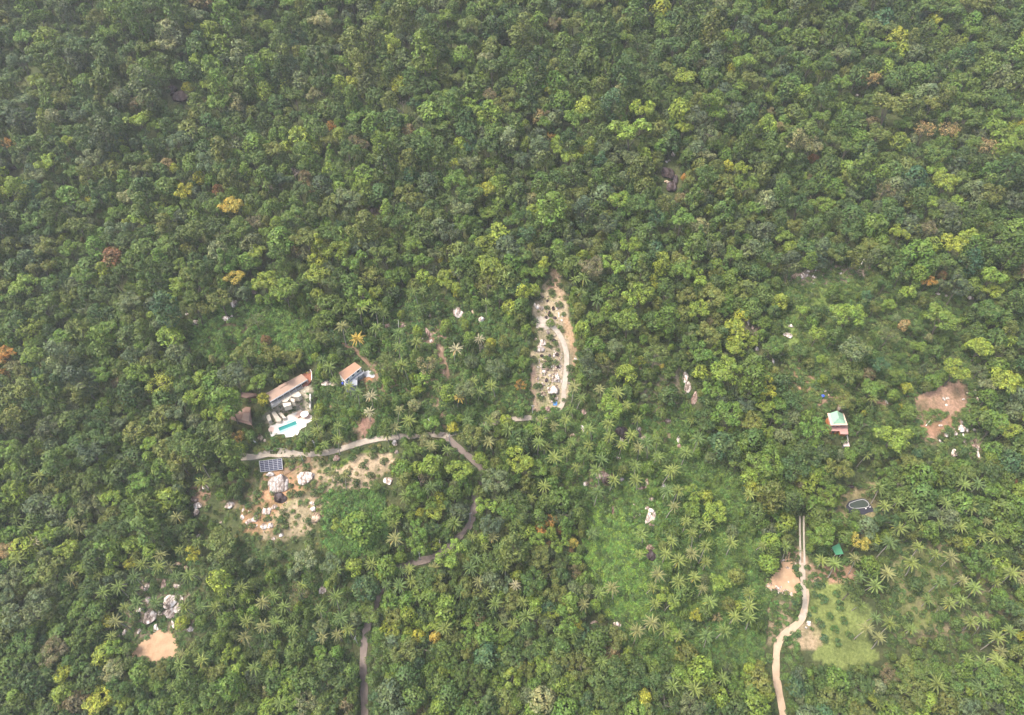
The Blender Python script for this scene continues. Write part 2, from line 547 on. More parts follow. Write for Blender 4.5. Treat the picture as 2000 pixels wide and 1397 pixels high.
ca.data.foreach_set('color', np.concatenate([np.clip(C, 0, 1), np.ones((len(C), 1))], 1).ravel())
mg = bpy.data.materials.new('hillside_ground')
mg.use_nodes = True
t = mg.node_tree
b = t.nodes['Principled BSDF']
b.inputs['Roughness'].default_value = 0.95
b.inputs['Specular IOR Level'].default_value = 0.1
a = t.nodes.new('ShaderNodeAttribute')
a.attribute_name = 'groundcol'
g = t.nodes.new('ShaderNodeNewGeometry')
nz = t.nodes.new('ShaderNodeTexNoise')
nz.inputs['Scale'].default_value = 0.9
nz.inputs['Detail'].default_value = 8
nz.inputs['Roughness'].default_value = 0.7
t.links.new(g.outputs['Position'], nz.inputs['Vector'])
rp = t.nodes.new('ShaderNodeValToRGB')
rp.color_ramp.elements[0].position = 0.3
rp.color_ramp.elements[0].color = (0.5, 0.52, 0.45, 1)
rp.color_ramp.elements[1].position = 0.7
rp.color_ramp.elements[1].color = (1.4, 1.38, 1.35, 1)
t.links.new(nz.outputs['Fac'], rp.inputs['Fac'])
mx = t.nodes.new('ShaderNodeMix')
mx.data_type = 'RGBA'
mx.blend_type = 'MULTIPLY'
mx.inputs[0].default_value = 1
t.links.new(a.outputs['Color'], mx.inputs[6])
t.links.new(rp.outputs['Color'], mx.inputs[7])
t.links.new(mx.outputs[2], b.inputs['Base Color'])
bp = t.nodes.new('ShaderNodeBump')
bp.inputs['Strength'].default_value = 0.8
bp.inputs['Distance'].default_value = 0.5
t.links.new(nz.outputs['Fac'], bp.inputs['Height'])
t.links.new(bp.outputs['Normal'], b.inputs['Normal'])
me.materials.append(mg)
ob('hillside', me, kind='structure')


# ------------------------------------------------------------------ draped strips and patches: roads, tracks, yards
def smooth_line(pts, step=1.4):
    pts = [Vector((p[0], p[1], 0)) for p in pts]
    out = []
    for i in range(len(pts) - 1):
        p0 = pts[max(i - 1, 0)]
        p1, p2 = pts[i], pts[i + 1]
        p3 = pts[min(i + 2, len(pts) - 1)]
        n = max(2, int((p2 - p1).length / step))
        for k in range(n):
            u = k / n
            out.append(0.5 * ((2 * p1) + (p2 - p0) * u + (2 * p0 - 5 * p1 + 4 * p2 - p3) * u * u + (3 * p1 - p0 - 3 * p2 + p3) * u ** 3))
    out.append(pts[-1])
    return out


def strip(name, px, width, m, lift=0.07, cross=(0,), wob=0.25):
    """a paved or worn strip draped on the hillside; cross lists the lanes as offsets"""
    line = smooth_line([P(*p) for p in px])
    v, f = [], []
    for off in cross:
        base = len(v)
        K = 5
        for i, c in enumerate(line):
            dd = (line[min(i + 1, len(line) - 1)] - line[max(i - 1, 0)]).normalized()
            nrm = Vector((-dd.y, dd.x, 0))
            wl = width * (1 + wob * 0.5 * math.sin(i * 0.9 + off) * math.sin(i * 0.37 + 1))
            mid = float(ground(c.x, c.y))
            for k in range(K):
                e = (k / (K - 1) - 0.5) * wl + off
                q = c + nrm * e
                z = 0.5 * mid + 0.5 * float(ground(q.x, q.y)) + lift + 0.12
                z = max(z, float(ground(q.x, q.y)) + lift)
                v.append((q.x, q.y, z))
            lz, rz = v[-K], v[-1]
            v.append((lz[0], lz[1], lz[2] - 1.2))
            v.append((rz[0], rz[1], rz[2] - 1.2))
        S = K + 2
        for i in range(len(line) - 1):
            a0, b0 = base + i * S, base + (i + 1) * S
            for k in range(K - 1):
                f.append((a0 + k, a0 + k + 1, b0 + k + 1, b0 + k))
            f.append((a0 + K, a0, b0, b0 + K))
            f.append((a0 + K - 1, a0 + K + 1, b0 + K + 1, b0 + K - 1))
    return ob(name, mesh(name, v, f, m), kind='structure')


def patch(name, pxpoly, m, lift=0.06, step=1.0, rough=2.0):
    """an irregular sheet draped on the hillside, cut from a grid by an outline"""
    pts = [P(*p) for p in pxpoly]
    poly = [(p.x, p.y) for p in pts]
    xs = np.arange(min(p[0] for p in poly) - 2, max(p[0] for p in poly) + 2, step)
    ys = np.arange(min(p[1] for p in poly) - 2, max(p[1] for p in poly) + 2, step)
    X, Y = np.meshgrid(xs, ys)
    jx_ = X + 0.5 * rough * pnoise(X, Y, 2.2, 8)
    jy_ = Y + 0.5 * rough * pnoise(X, Y, 2.2, 9)
    I = inpoly(jx_, jy_, poly)
    keep = I[:-1, :-1] | I[1:, 1:]
    Z = ground(X, Y) + lift
    idx = np.arange(X.size).reshape(X.shape)
    f = np.stack([idx[:-1, :-1], idx[:-1, 1:], idx[1:, 1:], idx[1:, :-1]], -1)[keep]
    used = np.unique(f)
    remap = -np.ones(X.size, int)
    remap[used] = np.arange(len(used))
    v = np.stack([X.ravel(), Y.ravel(), Z.ravel()], 1)[used]
    return ob(name, mesh(name, v, remap[f], m, True), kind='structure')


ROADS = {   # name: (photo points, half width in photo pixels kept clear of crowns)
    'upper_road': [(462, 893), (482, 893), (500, 892), (530, 887), (560, 886), (600, 888), (645, 883), (680, 873), (720, 861), (760, 855), (800, 852), (850, 849), (872, 852)],
    'road': [(866, 848), (885, 866), (910, 887), (938, 912), (940, 935), (928, 965), (925, 1000), (916, 1028), (885, 1060), (850, 1088), (805, 1100), (775, 1112), (752, 1145), (738, 1172), (722, 1208), (713, 1245), (709, 1300), (712, 1400), (705, 1480)],
    'side_road': [(872, 850), (925, 836), (985, 822), (1030, 817), (1075, 812), (1098, 790), (1101, 757)],
}
strip('upper_road', ROADS['upper_road'], 2.7, M_CONC)
strip('road', ROADS['road'], 3.0, M_ASPH, 0.05)
strip('side_road', ROADS['side_road'], 2.2, M_CONC, 0.06)
DRIVE = [(1101, 760), (1106, 720), (1106, 690), (1098, 664), (1086, 645), (1076, 636)]
strip('concrete_drive', DRIVE, 2.5, M_DRIVE, 0.09, wob=0.05)
patch('turning_pad', [(1046, 622), (1058, 616), (1068, 620), (1076, 630), (1078, 642), (1068, 642), (1050, 636)], M_DRIVE, 0.07, 0.7)
TRACKS = [(1566, 1008), (1566, 1045), (1567, 1080), (1567, 1105)]
strip('wheel_tracks', TRACKS, 0.75, M_DRIVE, 0.08, (-0.85, 0.85), 0.05)
LANE = [(1567, 1100), (1568, 1130), (1570, 1160), (1571, 1190), (1564, 1212)]
strip('concrete_lane', LANE, 2.3, M_CONC, 0.1)
SANDTRACK = [(1572, 1150), (1571, 1190), (1562, 1214), (1542, 1232), (1526, 1246), (1518, 1264), (1516, 1320), (1530, 1400), (1535, 1480)]
strip('sand_track', SANDTRACK, 3.0, M_TRACK, 0.05)
YARD = [(1529, 1085), (1543, 1088), (1551, 1118), (1562, 1135), (1562, 1150), (1555, 1165), (1529, 1156), (1499, 1148), (1508, 1124), (1526, 1107)]
patch('sandy_yard', YARD, M_SAND, 0.05)
YARD2 = [(262, 1266), (290, 1243), (312, 1233), (336, 1231), (346, 1262), (338, 1285), (300, 1292), (262, 1284)]
patch('sandy_yard_by_boulders', YARD2, M_SAND, 0.05)
TRAIL = [(840, 655), (852, 676), (868, 705), (876, 735)]
strip('dirt_trail', TRAIL, 1.5, M_DIRT, 0.05)
PATH2 = [(668, 672), (690, 682), (712, 703), (730, 722), (738, 742)]
strip('dirt_path', PATH2, 1.5, M_DIRT, 0.05)
PATH3 = [(1598, 792), (1620, 778), (1650, 779), (1685, 785), (1720, 786), (1745, 790)]
strip('dirt_path', PATH3, 1.3, M_DIRT, 0.05)
SLABPATH = [(555, 925), (580, 912), (605, 900), (600, 892)]
strip('dirt_path', SLABPATH, 1.6, M_DIRT, 0.05)


# ------------------------------------------------------------------ tree, palm, bush and boulder meshes (unit crown radius)
def crown_geo(clumps, per, leaf, r, up=0.45, fill=0.72):
    """leaf faces scattered over the outside of overlapping leaf clumps"""
    cs = np.array([c[:3] for c in clumps])
    rs = np.array([c[3] for c in clumps])
    out_v, out_c = [], []
    for k in range(len(clumps)):
        n = max(6, int(per * (rs[k] / rs.mean()) ** 2))
        dd = r.normal(size=(n, 3)) + np.array([0, 0, up])
        dd /= np.linalg.norm(dd, axis=1)[:, None]
        pos = cs[k] + dd * rs[k] * r.uniform(0.78, 1.08, (n, 1))
        dist = np.linalg.norm(pos[:, None, :] - cs[None], axis=2) / rs[None]
        dist[:, k] = 9
        ok = dist.min(1) > fill
        pos, dd = pos[ok], dd[ok]
        n = len(pos)
        if n == 0:
            continue
        nr = dd + 0.4 * r.normal(size=(n, 3)) + np.array([0, 0, 0.15])
        nr /= np.linalg.norm(nr, axis=1)[:, None]
        tg = np.cross(nr, r.normal(size=(n, 3)))
        tg /= np.linalg.norm(tg, axis=1)[:, None]
        bt = np.cross(nr, tg)
        s = leaf * r.uniform(0.65, 1.25, (n, 1))
        a_, b_ = tg * s * 0.62, bt * s * 0.40
        quad = np.stack([pos - a_, pos - b_ * 1.0 + a_ * 0.1, pos + a_, pos + b_ * 1.0 + a_ * 0.1], 1)
        cl = r.uniform(0.80, 1.22)
        warm = r.uniform(-0.08, 0.12)
        val = cl * r.uniform(0.75, 1.25, (n, 1))
        col = np.concatenate([val * (1 + warm), val, val * (1 - warm)], 1)
        pa = 0.55 if r.random() < 0.28 else 0.0
        col = np.concatenate([col, np.full((n, 1), pa)], 1)
        out_v.append(quad.reshape(-1, 3))
        out_c.append(np.repeat(col, 4, 0))
    v = np.concatenate(out_v)
    c = np.concatenate(out_c)
    v[:, :2] /= np.percentile(np.hypot(v[:, 0], v[:, 1]), 96)
    f = np.arange(len(v)).reshape(-1, 4)
    return v, f, c


def tree_form(form, r):
    """list of leaf clumps (x,y,z,radius), trunk height, limb targets"""
    cl = []
    if form == 'dome':
        for _ in range(34):
            u = r.normal(size=3)
            u /= np.linalg.norm(u)
            u[2] = abs(u[2]) * 1.15 - 0.5
            q = r.uniform(0.6, 0.82)
            cl.append((u[0] * q, u[1] * q, 1.5 + u[2] * 0.8, r.uniform(0.22, 0.36)))
        cl += [(0, 0, 1.75, 0.5), (0.3, 0.1, 1.55, 0.45), (-0.3, -0.1, 1.55, 0.45)]
        return cl, 1.4, 44, 0.155
    if form == 'lobed':
        n = int(r.integers(7, 10))
        for k in range(n):
            an = 2 * math.pi * k / n + r.uniform(-0.3, 0.3)
            rr = r.uniform(0.42, 0.74) if k else 0.05
            lz = 1.75 + r.uniform(-0.22, 0.2) + 0.3 * (1 - rr)
            lr = r.uniform(0.24, 0.36)
            for _ in range(9):
                u = r.normal(size=3)
                u /= np.linalg.norm(u)
                u[2] = abs(u[2]) * 0.9 - 0.25
                cl.append((rr * math.cos(an) + u[0] * lr * 0.75, rr * math.sin(an) + u[1] * lr * 0.75, lz + u[2] * lr * 0.8, lr * r.uniform(0.4, 0.62)))
        return cl, 1.6, 40, 0.088
    if form == 'tall':
        for _ in range(30):
            u = r.normal(size=3)
            u /= np.linalg.norm(u)
            hz = r.uniform(-1, 1)
            q = math.sqrt(max(0.05, 1 - hz * hz)) * r.uniform(0.55, 0.75)
            an = r.uniform(0, 6.28)
            cl.append((math.cos(an) * q, math.sin(an) * q, 2.7 + hz * 1.15, r.uniform(0.24, 0.38)))
        cl += [(0, 0, 3.8, 0.35), (0, 0, 3.2, 0.5), (0, 0, 2.6, 0.55)]
        return cl, 2.6, 44, 0.15
    if form == 'cone':
        for _ in range(34):
            hz = r.uniform(0, 1) ** 1.3
            q = (1 - hz) * r.uniform(0.45, 0.85) + 0.05
            an = r.uniform(0, 6.28)
            cl.append((math.cos(an) * q, math.sin(an) * q, 1.2 + hz * 2.3, r.uniform(0.2, 0.32) * (1.1 - 0.5 * hz)))
        return cl, 2.2, 44, 0.14
    if form == 'feathery':
        for _ in range(46):
            an = r.uniform(0, 6.28)
            q = math.sqrt(r.uniform(0, 1)) * 0.9
            cl.append((math.cos(an) * q, math.sin(an) * q, 1.6 + r.uniform(-0.35, 0.6) * (1.1 - q * 0.6), r.uniform(0.11, 0.22)))
        return cl, 1.6, 26, 0.085
    if form == 'umbrella':
        for _ in range(24):
            an = r.uniform(0, 6.28)
            q = math.sqrt(r.uniform(0, 1)) * 0.8
            cl.append((math.cos(an) * q, math.sin(an) * q, 2.2 + 0.25 * (1 - q) + r.uniform(-0.1, 0.1), r.uniform(0.18, 0.3)))
        return cl, 2.1, 36, 0.12
    if form == 'bush':
        for _ in range(16):
            u = r.normal(size=3)
            u /= np.linalg.norm(u)
            u[2] = abs(u[2])
            cl.append((u[0] * 0.6, u[1] * 0.6, 0.35 + u[2] * 0.55, r.uniform(0.28, 0.42)))
        return cl, 0.5, 26, 0.2
    if form == 'weed':
        for _ in range(9):
            an = r.uniform(0, 6.28)
            q = math.sqrt(r.uniform(0, 1)) * 0.75
            cl.append((math.cos(an) * q, math.sin(an) * q, 0.2 + r.uniform(0, 0.3), r.uniform(0.25, 0.4)))
        return cl, 0.3, 16, 0.26


CENTRE = {'dome': 1.7, 'lobed': 1.8, 'tall': 2.9, 'cone': 2.0, 'feathery': 1.7, 'umbrella': 2.25, 'bush': 0.6, 'weed': 0.3, 'bare': 1.8}


def set_mesh(name, v, f, c, mats, mi=None):
    me = bpy.data.meshes.new(name)
    me.from_pydata(v.tolist(), [], f)
    for m in mats:
        me.materials.append(m)
    if mi is not None:
        me.polygons.foreach_set('material_index', mi)
    at = me.color_attributes.new('leafvar', 'FLOAT_COLOR', 'POINT')
    at.data.foreach_set('color', (c if c.shape[1] == 4 else np.concatenate([c, np.zeros((len(c), 1))], 1)).ravel())
    me.update()
    return me


def trunk_geo(h, cl, r, rad=0.05, limbs=5):
    mb = MB()
    pts = [Vector((0, 0, -0.25))]
    for k in range(4):
        pts.append(Vector((r.uniform(-0.05, 0.05), r.uniform(-0.05, 0.05), h * (k + 1) / 4)))
    for k in range(4):
        mb.tube(pts[k], pts[k + 1], rad * (1.15 - 0.16 * k), rad * (1.15 - 0.16 * (k + 1)))
    top = pts[-1]
    for k in range(limbs):
        c = cl[int(r.integers(0, len(cl)))]
        st = pts[2 + int(r.integers(0, 3))] if h > 0.6 else top
        e = Vector((c[0] * 0.9, c[1] * 0.9, c[2]))
        mid = st.lerp(e, 0.5) + Vector((0, 0, 0.06))
        mb.tube(st, mid, rad * 0.5, rad * 0.36, 5)
        mb.tube(mid, e, rad * 0.36, rad * 0.15, 5)
    return mb.v, mb.f


PROTO = {}       # form -> list of dicts with crown / trunk / whole meshes
SEEDCOL = bpy.data.collections.new('plant_library')
LIB = []


def add_proto(form, cv, cf, cc, tv, tf, leafm, barkm):
    i = len(LIB)
    cr = set_mesh(form + '_crown', cv, [tuple(q) for q in cf], cc, [leafm])
    tr = mesh(form + '_trunk', tv, tf, barkm) if tv else None
    v = np.concatenate([cv, np.array(tv)]) if tv else cv
    f = [tuple(int(x) for x in q) for q in cf] + ([tuple(int(x) + len(cv) for x in q) for q in tf] if tv else [])
    c = np.concatenate([cc, np.ones((len(tv), cc.shape[1]))]) if tv else cc
    mi = [0] * len(cf) + [1] * (len(tf) if tv else 0)
    wh = set_mesh(form + '_plant', v, f, c, [leafm, barkm], mi)
    o = bpy.data.objects.new('plant_%03d' % i, wh)
    SEEDCOL.objects.link(o)
    d_ = dict(crown=cr, trunk=tr, idx=i)
    LIB.append(d_)
    PROTO.setdefault(form, []).append(d_)
    return d_


for form, n in (('dome', 6), ('lobed', 6), ('tall', 4), ('cone', 2), ('feathery', 3), ('umbrella', 2), ('bush', 4), ('weed', 4)):
    for k in range(n):
        r = np.random.default_rng(100 * len(form) + 17 * k + ord(form[0]))
        cl, th, per, leaf = tree_form(form, r)
        if form not in ('bush', 'weed'):
            sk = r.uniform(0.85, 1.1, 2)
            cl = [(c[0] * sk[0], c[1] * sk[1], c[2], c[3]) for c in cl]
        v, f, c = crown_geo(cl, per, leaf, r)
        tv, tf = (trunk_geo(th, cl, r) if form not in ('weed',) else ([], []))
        add_proto(form, v, f, c, tv, tf, M_LEAF, M_BARK)


def bare_geo(r):
    tr, tw = MB(), MB()

    def grow(p, dr, ln, rad, lev):
        e = p + dr * ln
        (tr if lev < 2 else tw).tube(p, e, rad, rad * 0.6, 5)
        if lev >= 4:
            return
        for _ in range(3 if lev < 3 else 4):
            nd = (dr + Vector(r.normal(size=3)) * 0.5 + Vector((0, 0, 0.12))).normalized()
            grow(p.lerp(e, r.uniform(0.6, 1.0)), nd, ln * r.uniform(0.55, 0.75), rad * 0.55, lev + 1)
    grow(Vector((0, 0, -0.2)), Vector((0, 0, 1)), 1.3, 0.07, 0)
    return tr, tw


BARE = []
for k in range(3):
    tr, tw = bare_geo(np.random.default_rng(900 + k))
    BARE.append((mesh('bare_trunk', tr.v, tr.f, M_TWIG), mesh('bare_twigs', tw.v, tw.f, M_TWIG)))


def palm_geo(seed):
    r = np.random.default_rng(seed)
    H = r.uniform(7.0, 12.5)
    lean = r.uniform(0.02, 0.26)
    la = r.uniform(0, 6.28)
    tb = MB()
    pts = []
    for k in range(8):
        u = k / 7
        off = lean * H * (u ** 1.6)
        pts.append(Vector((math.cos(la) * off, math.sin(la) * off, -0.4 + (H + 0.4) * u)))
    for k in range(7):
        tb.tube(pts[k], pts[k + 1], 0.24 - 0.016 * k, 0.24 - 0.016 * (k + 1), 7)
    top = pts[-1]
    vs, fs, cs = [], [], []

    def quad(p, c):
        b0 = len(vs)
        vs.extend(p)
        cs.extend([c] * 4)
        fs.append((b0, b0 + 1, b0 + 2, b0 + 3))
    n = int(r.integers(20, 26))
    for k in range(n):
        az = 2 * math.pi * (k * 0.381966) + r.uniform(-0.15, 0.15)
        lev = k / n                                  # 0 youngest, upright .. 1 oldest, hanging
        el = R(68 - 80 * lev + r.uniform(-14, 14))
        L = r.uniform(3.0, 4.5) * (0.8 if lev < 0.12 else 1)
        droop = R(62 + 30 * lev)
        hd = np.array([math.cos(az), math.sin(az), 0])
        side = np.array([-math.sin(az), math.cos(az), 0])
        rib, tan = [], []
        p = np.array(top)
        for s in range(9):
            e = el - droop * (s / 8) ** 1.3
            tdir = hd * math.cos(e) + np.array([0, 0, math.sin(e)])
            rib.append(p.copy())
            tan.append(tdir)
            p = p + tdir * L / 8
        old = lev > 0.9 and r.random() < 0.5
        base = np.array([1.0, 1.0, 1.0]) * r.uniform(0.85, 1.15)
        if old:
            base = np.array([1.6, 1.2, 0.9])
        for s in range(8):
            a0, a1 = rib[s], rib[s + 1]
            wv = side * (0.10 - 0.008 * s)
            quad([a0 - wv, a0 + wv, a1 + wv * 0.9, a1 - wv * 0.9], base * np.array([1.5, 1.5, 1.2]))
            up = np.cross(tan[s], side)
            if up[2] < 0:
                up = -up
            for q in (0.15, 0.65):
                st = (s + q) / 8
                if st < 0.1:
                    continue
                ln = 0.62 * math.sin(math.pi * min(1, 0.12 + st * 0.86)) ** 0.6
                pp = a0 + (a1 - a0) * q
                for sg in (-1, 1):
                    outw = side * sg * 0.6 + tan[s] * 0.5 - np.array([0, 0, 0.75]) + r.normal(size=3) * 0.06
                    outw /= np.linalg.norm(outw)
                    wd = tan[s] * 0.14
                    tip = pp + outw * ln
                    quad([pp - wd, pp + wd, tip + wd * 0.4, tip - wd * 0.4], base * r.uniform(0.8, 1.2))
    return np.array(vs), fs, np.array(cs), tb.v, tb.f, top


PALMS = []
for k in range(11):
    v, f, c, tv, tf, top = palm_geo(40 + k)
    d_ = add_proto('palm', v, f, c, tv, tf, M_FROND, M_PALMBARK)
    d_['top'] = top
    PALMS.append(d_)


def boulder_mesh(seed, sub=3):
    r = np.random.default_rng(seed)
    bm = bmesh.new()
    bmesh.ops.create_icosphere(bm, subdivisions=sub, radius=1.0)
    dirs = r.normal(size=(14, 3))
    dirs /= np.linalg.norm(dirs, axis=1)[:, None]
    cut = r.uniform(0.55, 0.95, 14)
    ph = r.uniform(0, 6.28, (6, 3))
    for vtx in bm.verts:
        p = np.array(vtx.co)
        p = p / np.linalg.norm(p)
        s = 1.0
        for k in range(14):
            dq = p @ dirs[k]
            if dq > 0.1:
                s = min(s, cut[k] / dq)
        s = 0.75 * s + 0.25 * min(s, 1.0)
        n = 0
        for k in range(6):
            fr = 2.2 * 1.5 ** k
            n += math.sin(fr * p[0] + ph[k, 0]) * math.sin(fr * p[1] + ph[k, 1]) * math.sin(fr * p[2] + ph[k, 2]) / (1.4 ** k)
        vtx.co = Vector(p * s * (1 + 0.11 * n))
    me = bpy.data.meshes.new('boulder')
    bm.to_mesh(me)
    bm.free()
    me.materials.append(M_ROCK)
    return me


ROCKS = [boulder_mesh(70 + k) for k in range(9)]
PEBBLE = [boulder_mesh(170 + k, 2) for k in range(4)]

# ------------------------------------------------------------------ labels: each plant and stone named by look and by what it stands next to
LAND = {
    'turquoise swimming pool': (563, 834), 'solar panel table': (529, 909), 'long tan-roofed house': (560, 757),
    'white villa': (684, 728), 'pale green-roofed house': (1636, 825), 'dark lined pond': (1680, 988),
    'lower sandy yard': (1530, 1130), 'round turning pad': (1058, 628), 'concrete drive foot': (1102, 757),
    'small green shed roof': (1637, 1073), 'white forest slab': (1340, 748), 'red earth clearing': (1842, 780),
    'boulder pile at lower left': (325, 1190), 'road junction': (868, 850), 'rust-coloured thicket': (1085, 1035),
    'split white boulder': (1269, 1005), 'dark upper cliff': (1310, 345),
    'dark upper left outcrop': (350, 189), 'lone golden tree': (457, 541), 'white scrub stones': (1541, 648),
    'pale ledge at the scrub top': (1572, 538), 'white rubble below red earth': (1878, 840), 'road bend': (915, 1030),
    'lower-edge sand yard': (302, 1255), 'brown pavilion roof': (478, 812), 'pale grove boulder': (894, 610),
    'tan bare-looking trees': (1830, 255), 'red-brown crown': (219, 498), 'orange left-edge crown': (8, 705),
    'large yellow-gold crown': (455, 403), 'big lime scrub crown': (1657, 615), 'brown cave-like boulder': (1180, 933),
    'large blue-grey crown': (56, 1192), 'yellow crown beside the shed': (1678, 1059), 'stony clearing tip': (1078, 530),
    'big upper lime crown': (1231, 256), 'two mossy boulders mid-left': (412, 625), 'bright vine patch': (1215, 1110),
    'lower sand track': (1520, 1255), 'lower road end': (712, 1250), 'paired pale slabs': (570, 940),
}
LK = list(LAND)
LX = np.array([LAND[k] for k in LK], float)
ORD = ['', ', second from it', ', third from it', ', fourth from it', ', fifth from it', ', sixth from it', ', seventh from it', ', eighth from it', ', ninth from it', ', tenth from it']
pending = []


def want_label(o, look, px, py):
    pending.append((o, look, px, py))


def write_labels():
    groups = {}
    for (o, look, px, py) in pending:
        dd = np.hypot(LX[:, 0] - px, LX[:, 1] - py)
        k = int(dd.argmin())
        dx, dy = px - LX[k, 0], py - LX[k, 1]
        if dd[k] < 9:
            di = 'at'
        else:
            vert = 'above' if dy < 0 else 'below'
            hor = 'left' if dx < 0 else 'right'
            if abs(dx) > 2.2 * abs(dy):
                di = hor + ' of'
            elif abs(dy) > 2.2 * abs(dx):
                di = vert
            else:
                di = vert + ' ' + hor + ' of'
        groups.setdefault((look, di, LK[k]), []).append((dd[k], len(groups), o))
    for (look, di, lk), lst in groups.items():
        lst.sort(key=lambda q: q[0])
        for n, (dd, _, o) in enumerate(lst):
            s = '%s %s the %s' % (look, di, lk)
            s += ORD[n] if n < len(ORD) else ', number %d from it' % (n + 1)
            o['label'] = s


# ------------------------------------------------------------------ buildings and other made things
def Z(ox, oy, k):
    return lambda x, y: (ox + x * k, oy + y * k)


Z2, Z3, Z7 = Z(440, 700, 0.1217), Z(600, 680, 0.1217), Z(1480, 960, 0.2147)


def ringz(pxs, z):
    return [PZ(x, y, z) for x, y in pxs]


def ccw(pts):
    a = sum(pts[i].x * pts[(i + 1) % len(pts)].y - pts[(i + 1) % len(pts)].x * pts[i].y for i in range(len(pts)))
    return pts if a > 0 else pts[::-1]


def inset(pts, d_):
    c = sum(pts, Vector()) / len(pts)
    out = []
    for p in pts:
        q = p - c
        L = math.hypot(q.x, q.y)
        s = max(0.1, (L - d_) / L)
        out.append(Vector((c.x + q.x * s, c.y + q.y * s, p.z)))
    return out


def at_z(pts, z):
    return [Vector((p.x, p.y, z)) for p in pts]


def slab(pts, th):
    return [p - Vector((0, 0, th)) for p in pts], pts


def local(root, mb):
    """turn world points collected in mb into points relative to the thing's base"""
    o = root.location
    mb.v = [(x - o.x, y - o.y, z - o.z) for x, y, z in mb.v]
    return mb


def part(root, name, m, fn):
    mb = MB()
    fn(mb)
    return local(root, mb).build(name, m, root)


def wall_panel(root, name, m, a, b_, u0, u1, z0, z1, out=0.06, parent=None):
    """a window or door leaf standing proud of the wall that runs from a to b_"""
    a2, b2 = Vector((a.x, a.y, 0)), Vector((b_.x, b_.y, 0))
    dr = b2 - a2
    nr = Vector((dr.y, -dr.x, 0)).normalized() * out
    p, q = a2 + dr * u0, a2 + dr * u1
    mb = MB()
    base = [p - nr * 0.5, q - nr * 0.5, q + nr, p + nr]
    mb.prism(at_z(base, z0), at_z(base, z1))
    return local(root, mb).build(name, m, root)


# ---- long tan-roofed house
zg = PADS[1][2]
zr = zg + 3.3
A, B = PZ(518, 769, zr + 0.8), PZ(589, 730.5, zr + 0.8)
Cc, Dd = PZ(600.5, 741, zr), PZ(527, 784.5, zr)
ctr = (A + B + Cc + Dd) / 4
house = empty('long_house', (ctr.x, ctr.y, zg), 'long narrow house with tan roof and veranda above the pool garden', 'house')
roofpts = [Dd, Cc, B, A]
wi = [Dd.lerp(A, 0.34).lerp(Cc.lerp(B, 0.34), 0.02), Dd.lerp(A, 0.34).lerp(Cc.lerp(B, 0.34), 0.98), Cc.lerp(B, 0.9).lerp(Dd.lerp(A, 0.9), 0.02), Cc.lerp(B, 0.9).lerp(Dd.lerp(A, 0.9), 0.98)]
part(house, 'wall', M_BROWNWALL, lambda mb: mb.prism(at_z(wi, zg - 1.5), [p - Vector((0, 0, 0.24)) for p in wi]))
vf = [Dd, Cc, Cc.lerp(B, 0.3), Dd.lerp(A, 0.3)]
part(house, 'veranda_floor', M_DECK, lambda mb: mb.prism(at_z(vf, zg - 1.5), at_z(vf, zg + 0.12)))
rf = part(house, 'roof', M_ROOF1, lambda mb: mb.prism(*slab(roofpts, 0.22)))


def seam(mb):
    u = Vector((0, 0, 0.28))
    a0, a1 = A.lerp(B, 0.36), A.lerp(B, 0.56)
    d0, d1 = Dd.lerp(Cc, 0.36), Dd.lerp(Cc, 0.56)
    q = [a0.lerp(d0, 0.32), a1.lerp(d1, 0.32), a1, a0]
    mb.prism(q, [p + u for p in q])


mb = MB()
seam(mb)
local(house, mb).build('raised_sheet', M_ROOF1, rf)
part(house, 'fascia', M_CANVAS, lambda mb: mb.prism([p for p in (Dd + Vector((0.05, -0.1, -0.7)), Cc + Vector((0.05, -0.1, -0.7)), Cc + Vector((0, 0, -0.7)), Dd + Vector((0, 0, -0.7)))],
                                                   [p for p in (Dd + Vector((0.05, -0.1, -0.02)), Cc + Vector((0.05, -0.1, -0.02)), Cc + Vector((0, 0, -0.02)), Dd + Vector((0, 0, -0.02)))]))
for u0 in (0.06, 0.2, 0.36, 0.52, 0.68, 0.84):
    wall_panel(house, 'window', M_GLASS, wi[0], wi[1], u0, u0 + 0.09, zg + 0.3, zg + 2.6)
wall_panel(house, 'door', M_BROWNWALL, wi[0], wi[1], 0.31, 0.345, zg, zg + 2.4)
for u0 in (0.02, 0.18, 0.34, 0.5, 0.66, 0.82, 0.98):
    q = Dd.lerp(Cc, u0)
    part(house, 'post', M_WHITE, lambda mb: mb.tube((q.x, q.y, zg - 1), (q.x, q.y, q.z - 0.2), 0.1, 0.1))
deck = [(591, 731), (606, 723), (609, 730), (608, 744), (601, 752), (588, 755), (596, 746)]
dk = ccw(ringz(deck, zg + 0.8))
part(house, 'terrace', M_REDDECK, lambda mb: mb.prism(at_z(dk, zg - 2.5), dk))


def rimwall(mb):
    pts = ringz([(606, 723), (608.5, 727), (609.3, 733), (609, 744)], zg + 0.5)
    for i in range(3):
        a0, b0 = pts[i], pts[i + 1]
        dr = (b0 - a0).normalized()
        n = Vector((-dr.y, dr.x, 0)) * 0.15
        q = [a0 - n, b0 - n, b0 + n, a0 + n]
        mb.prism(at_z(q, zg - 1), at_z(q, zg + 1.2))


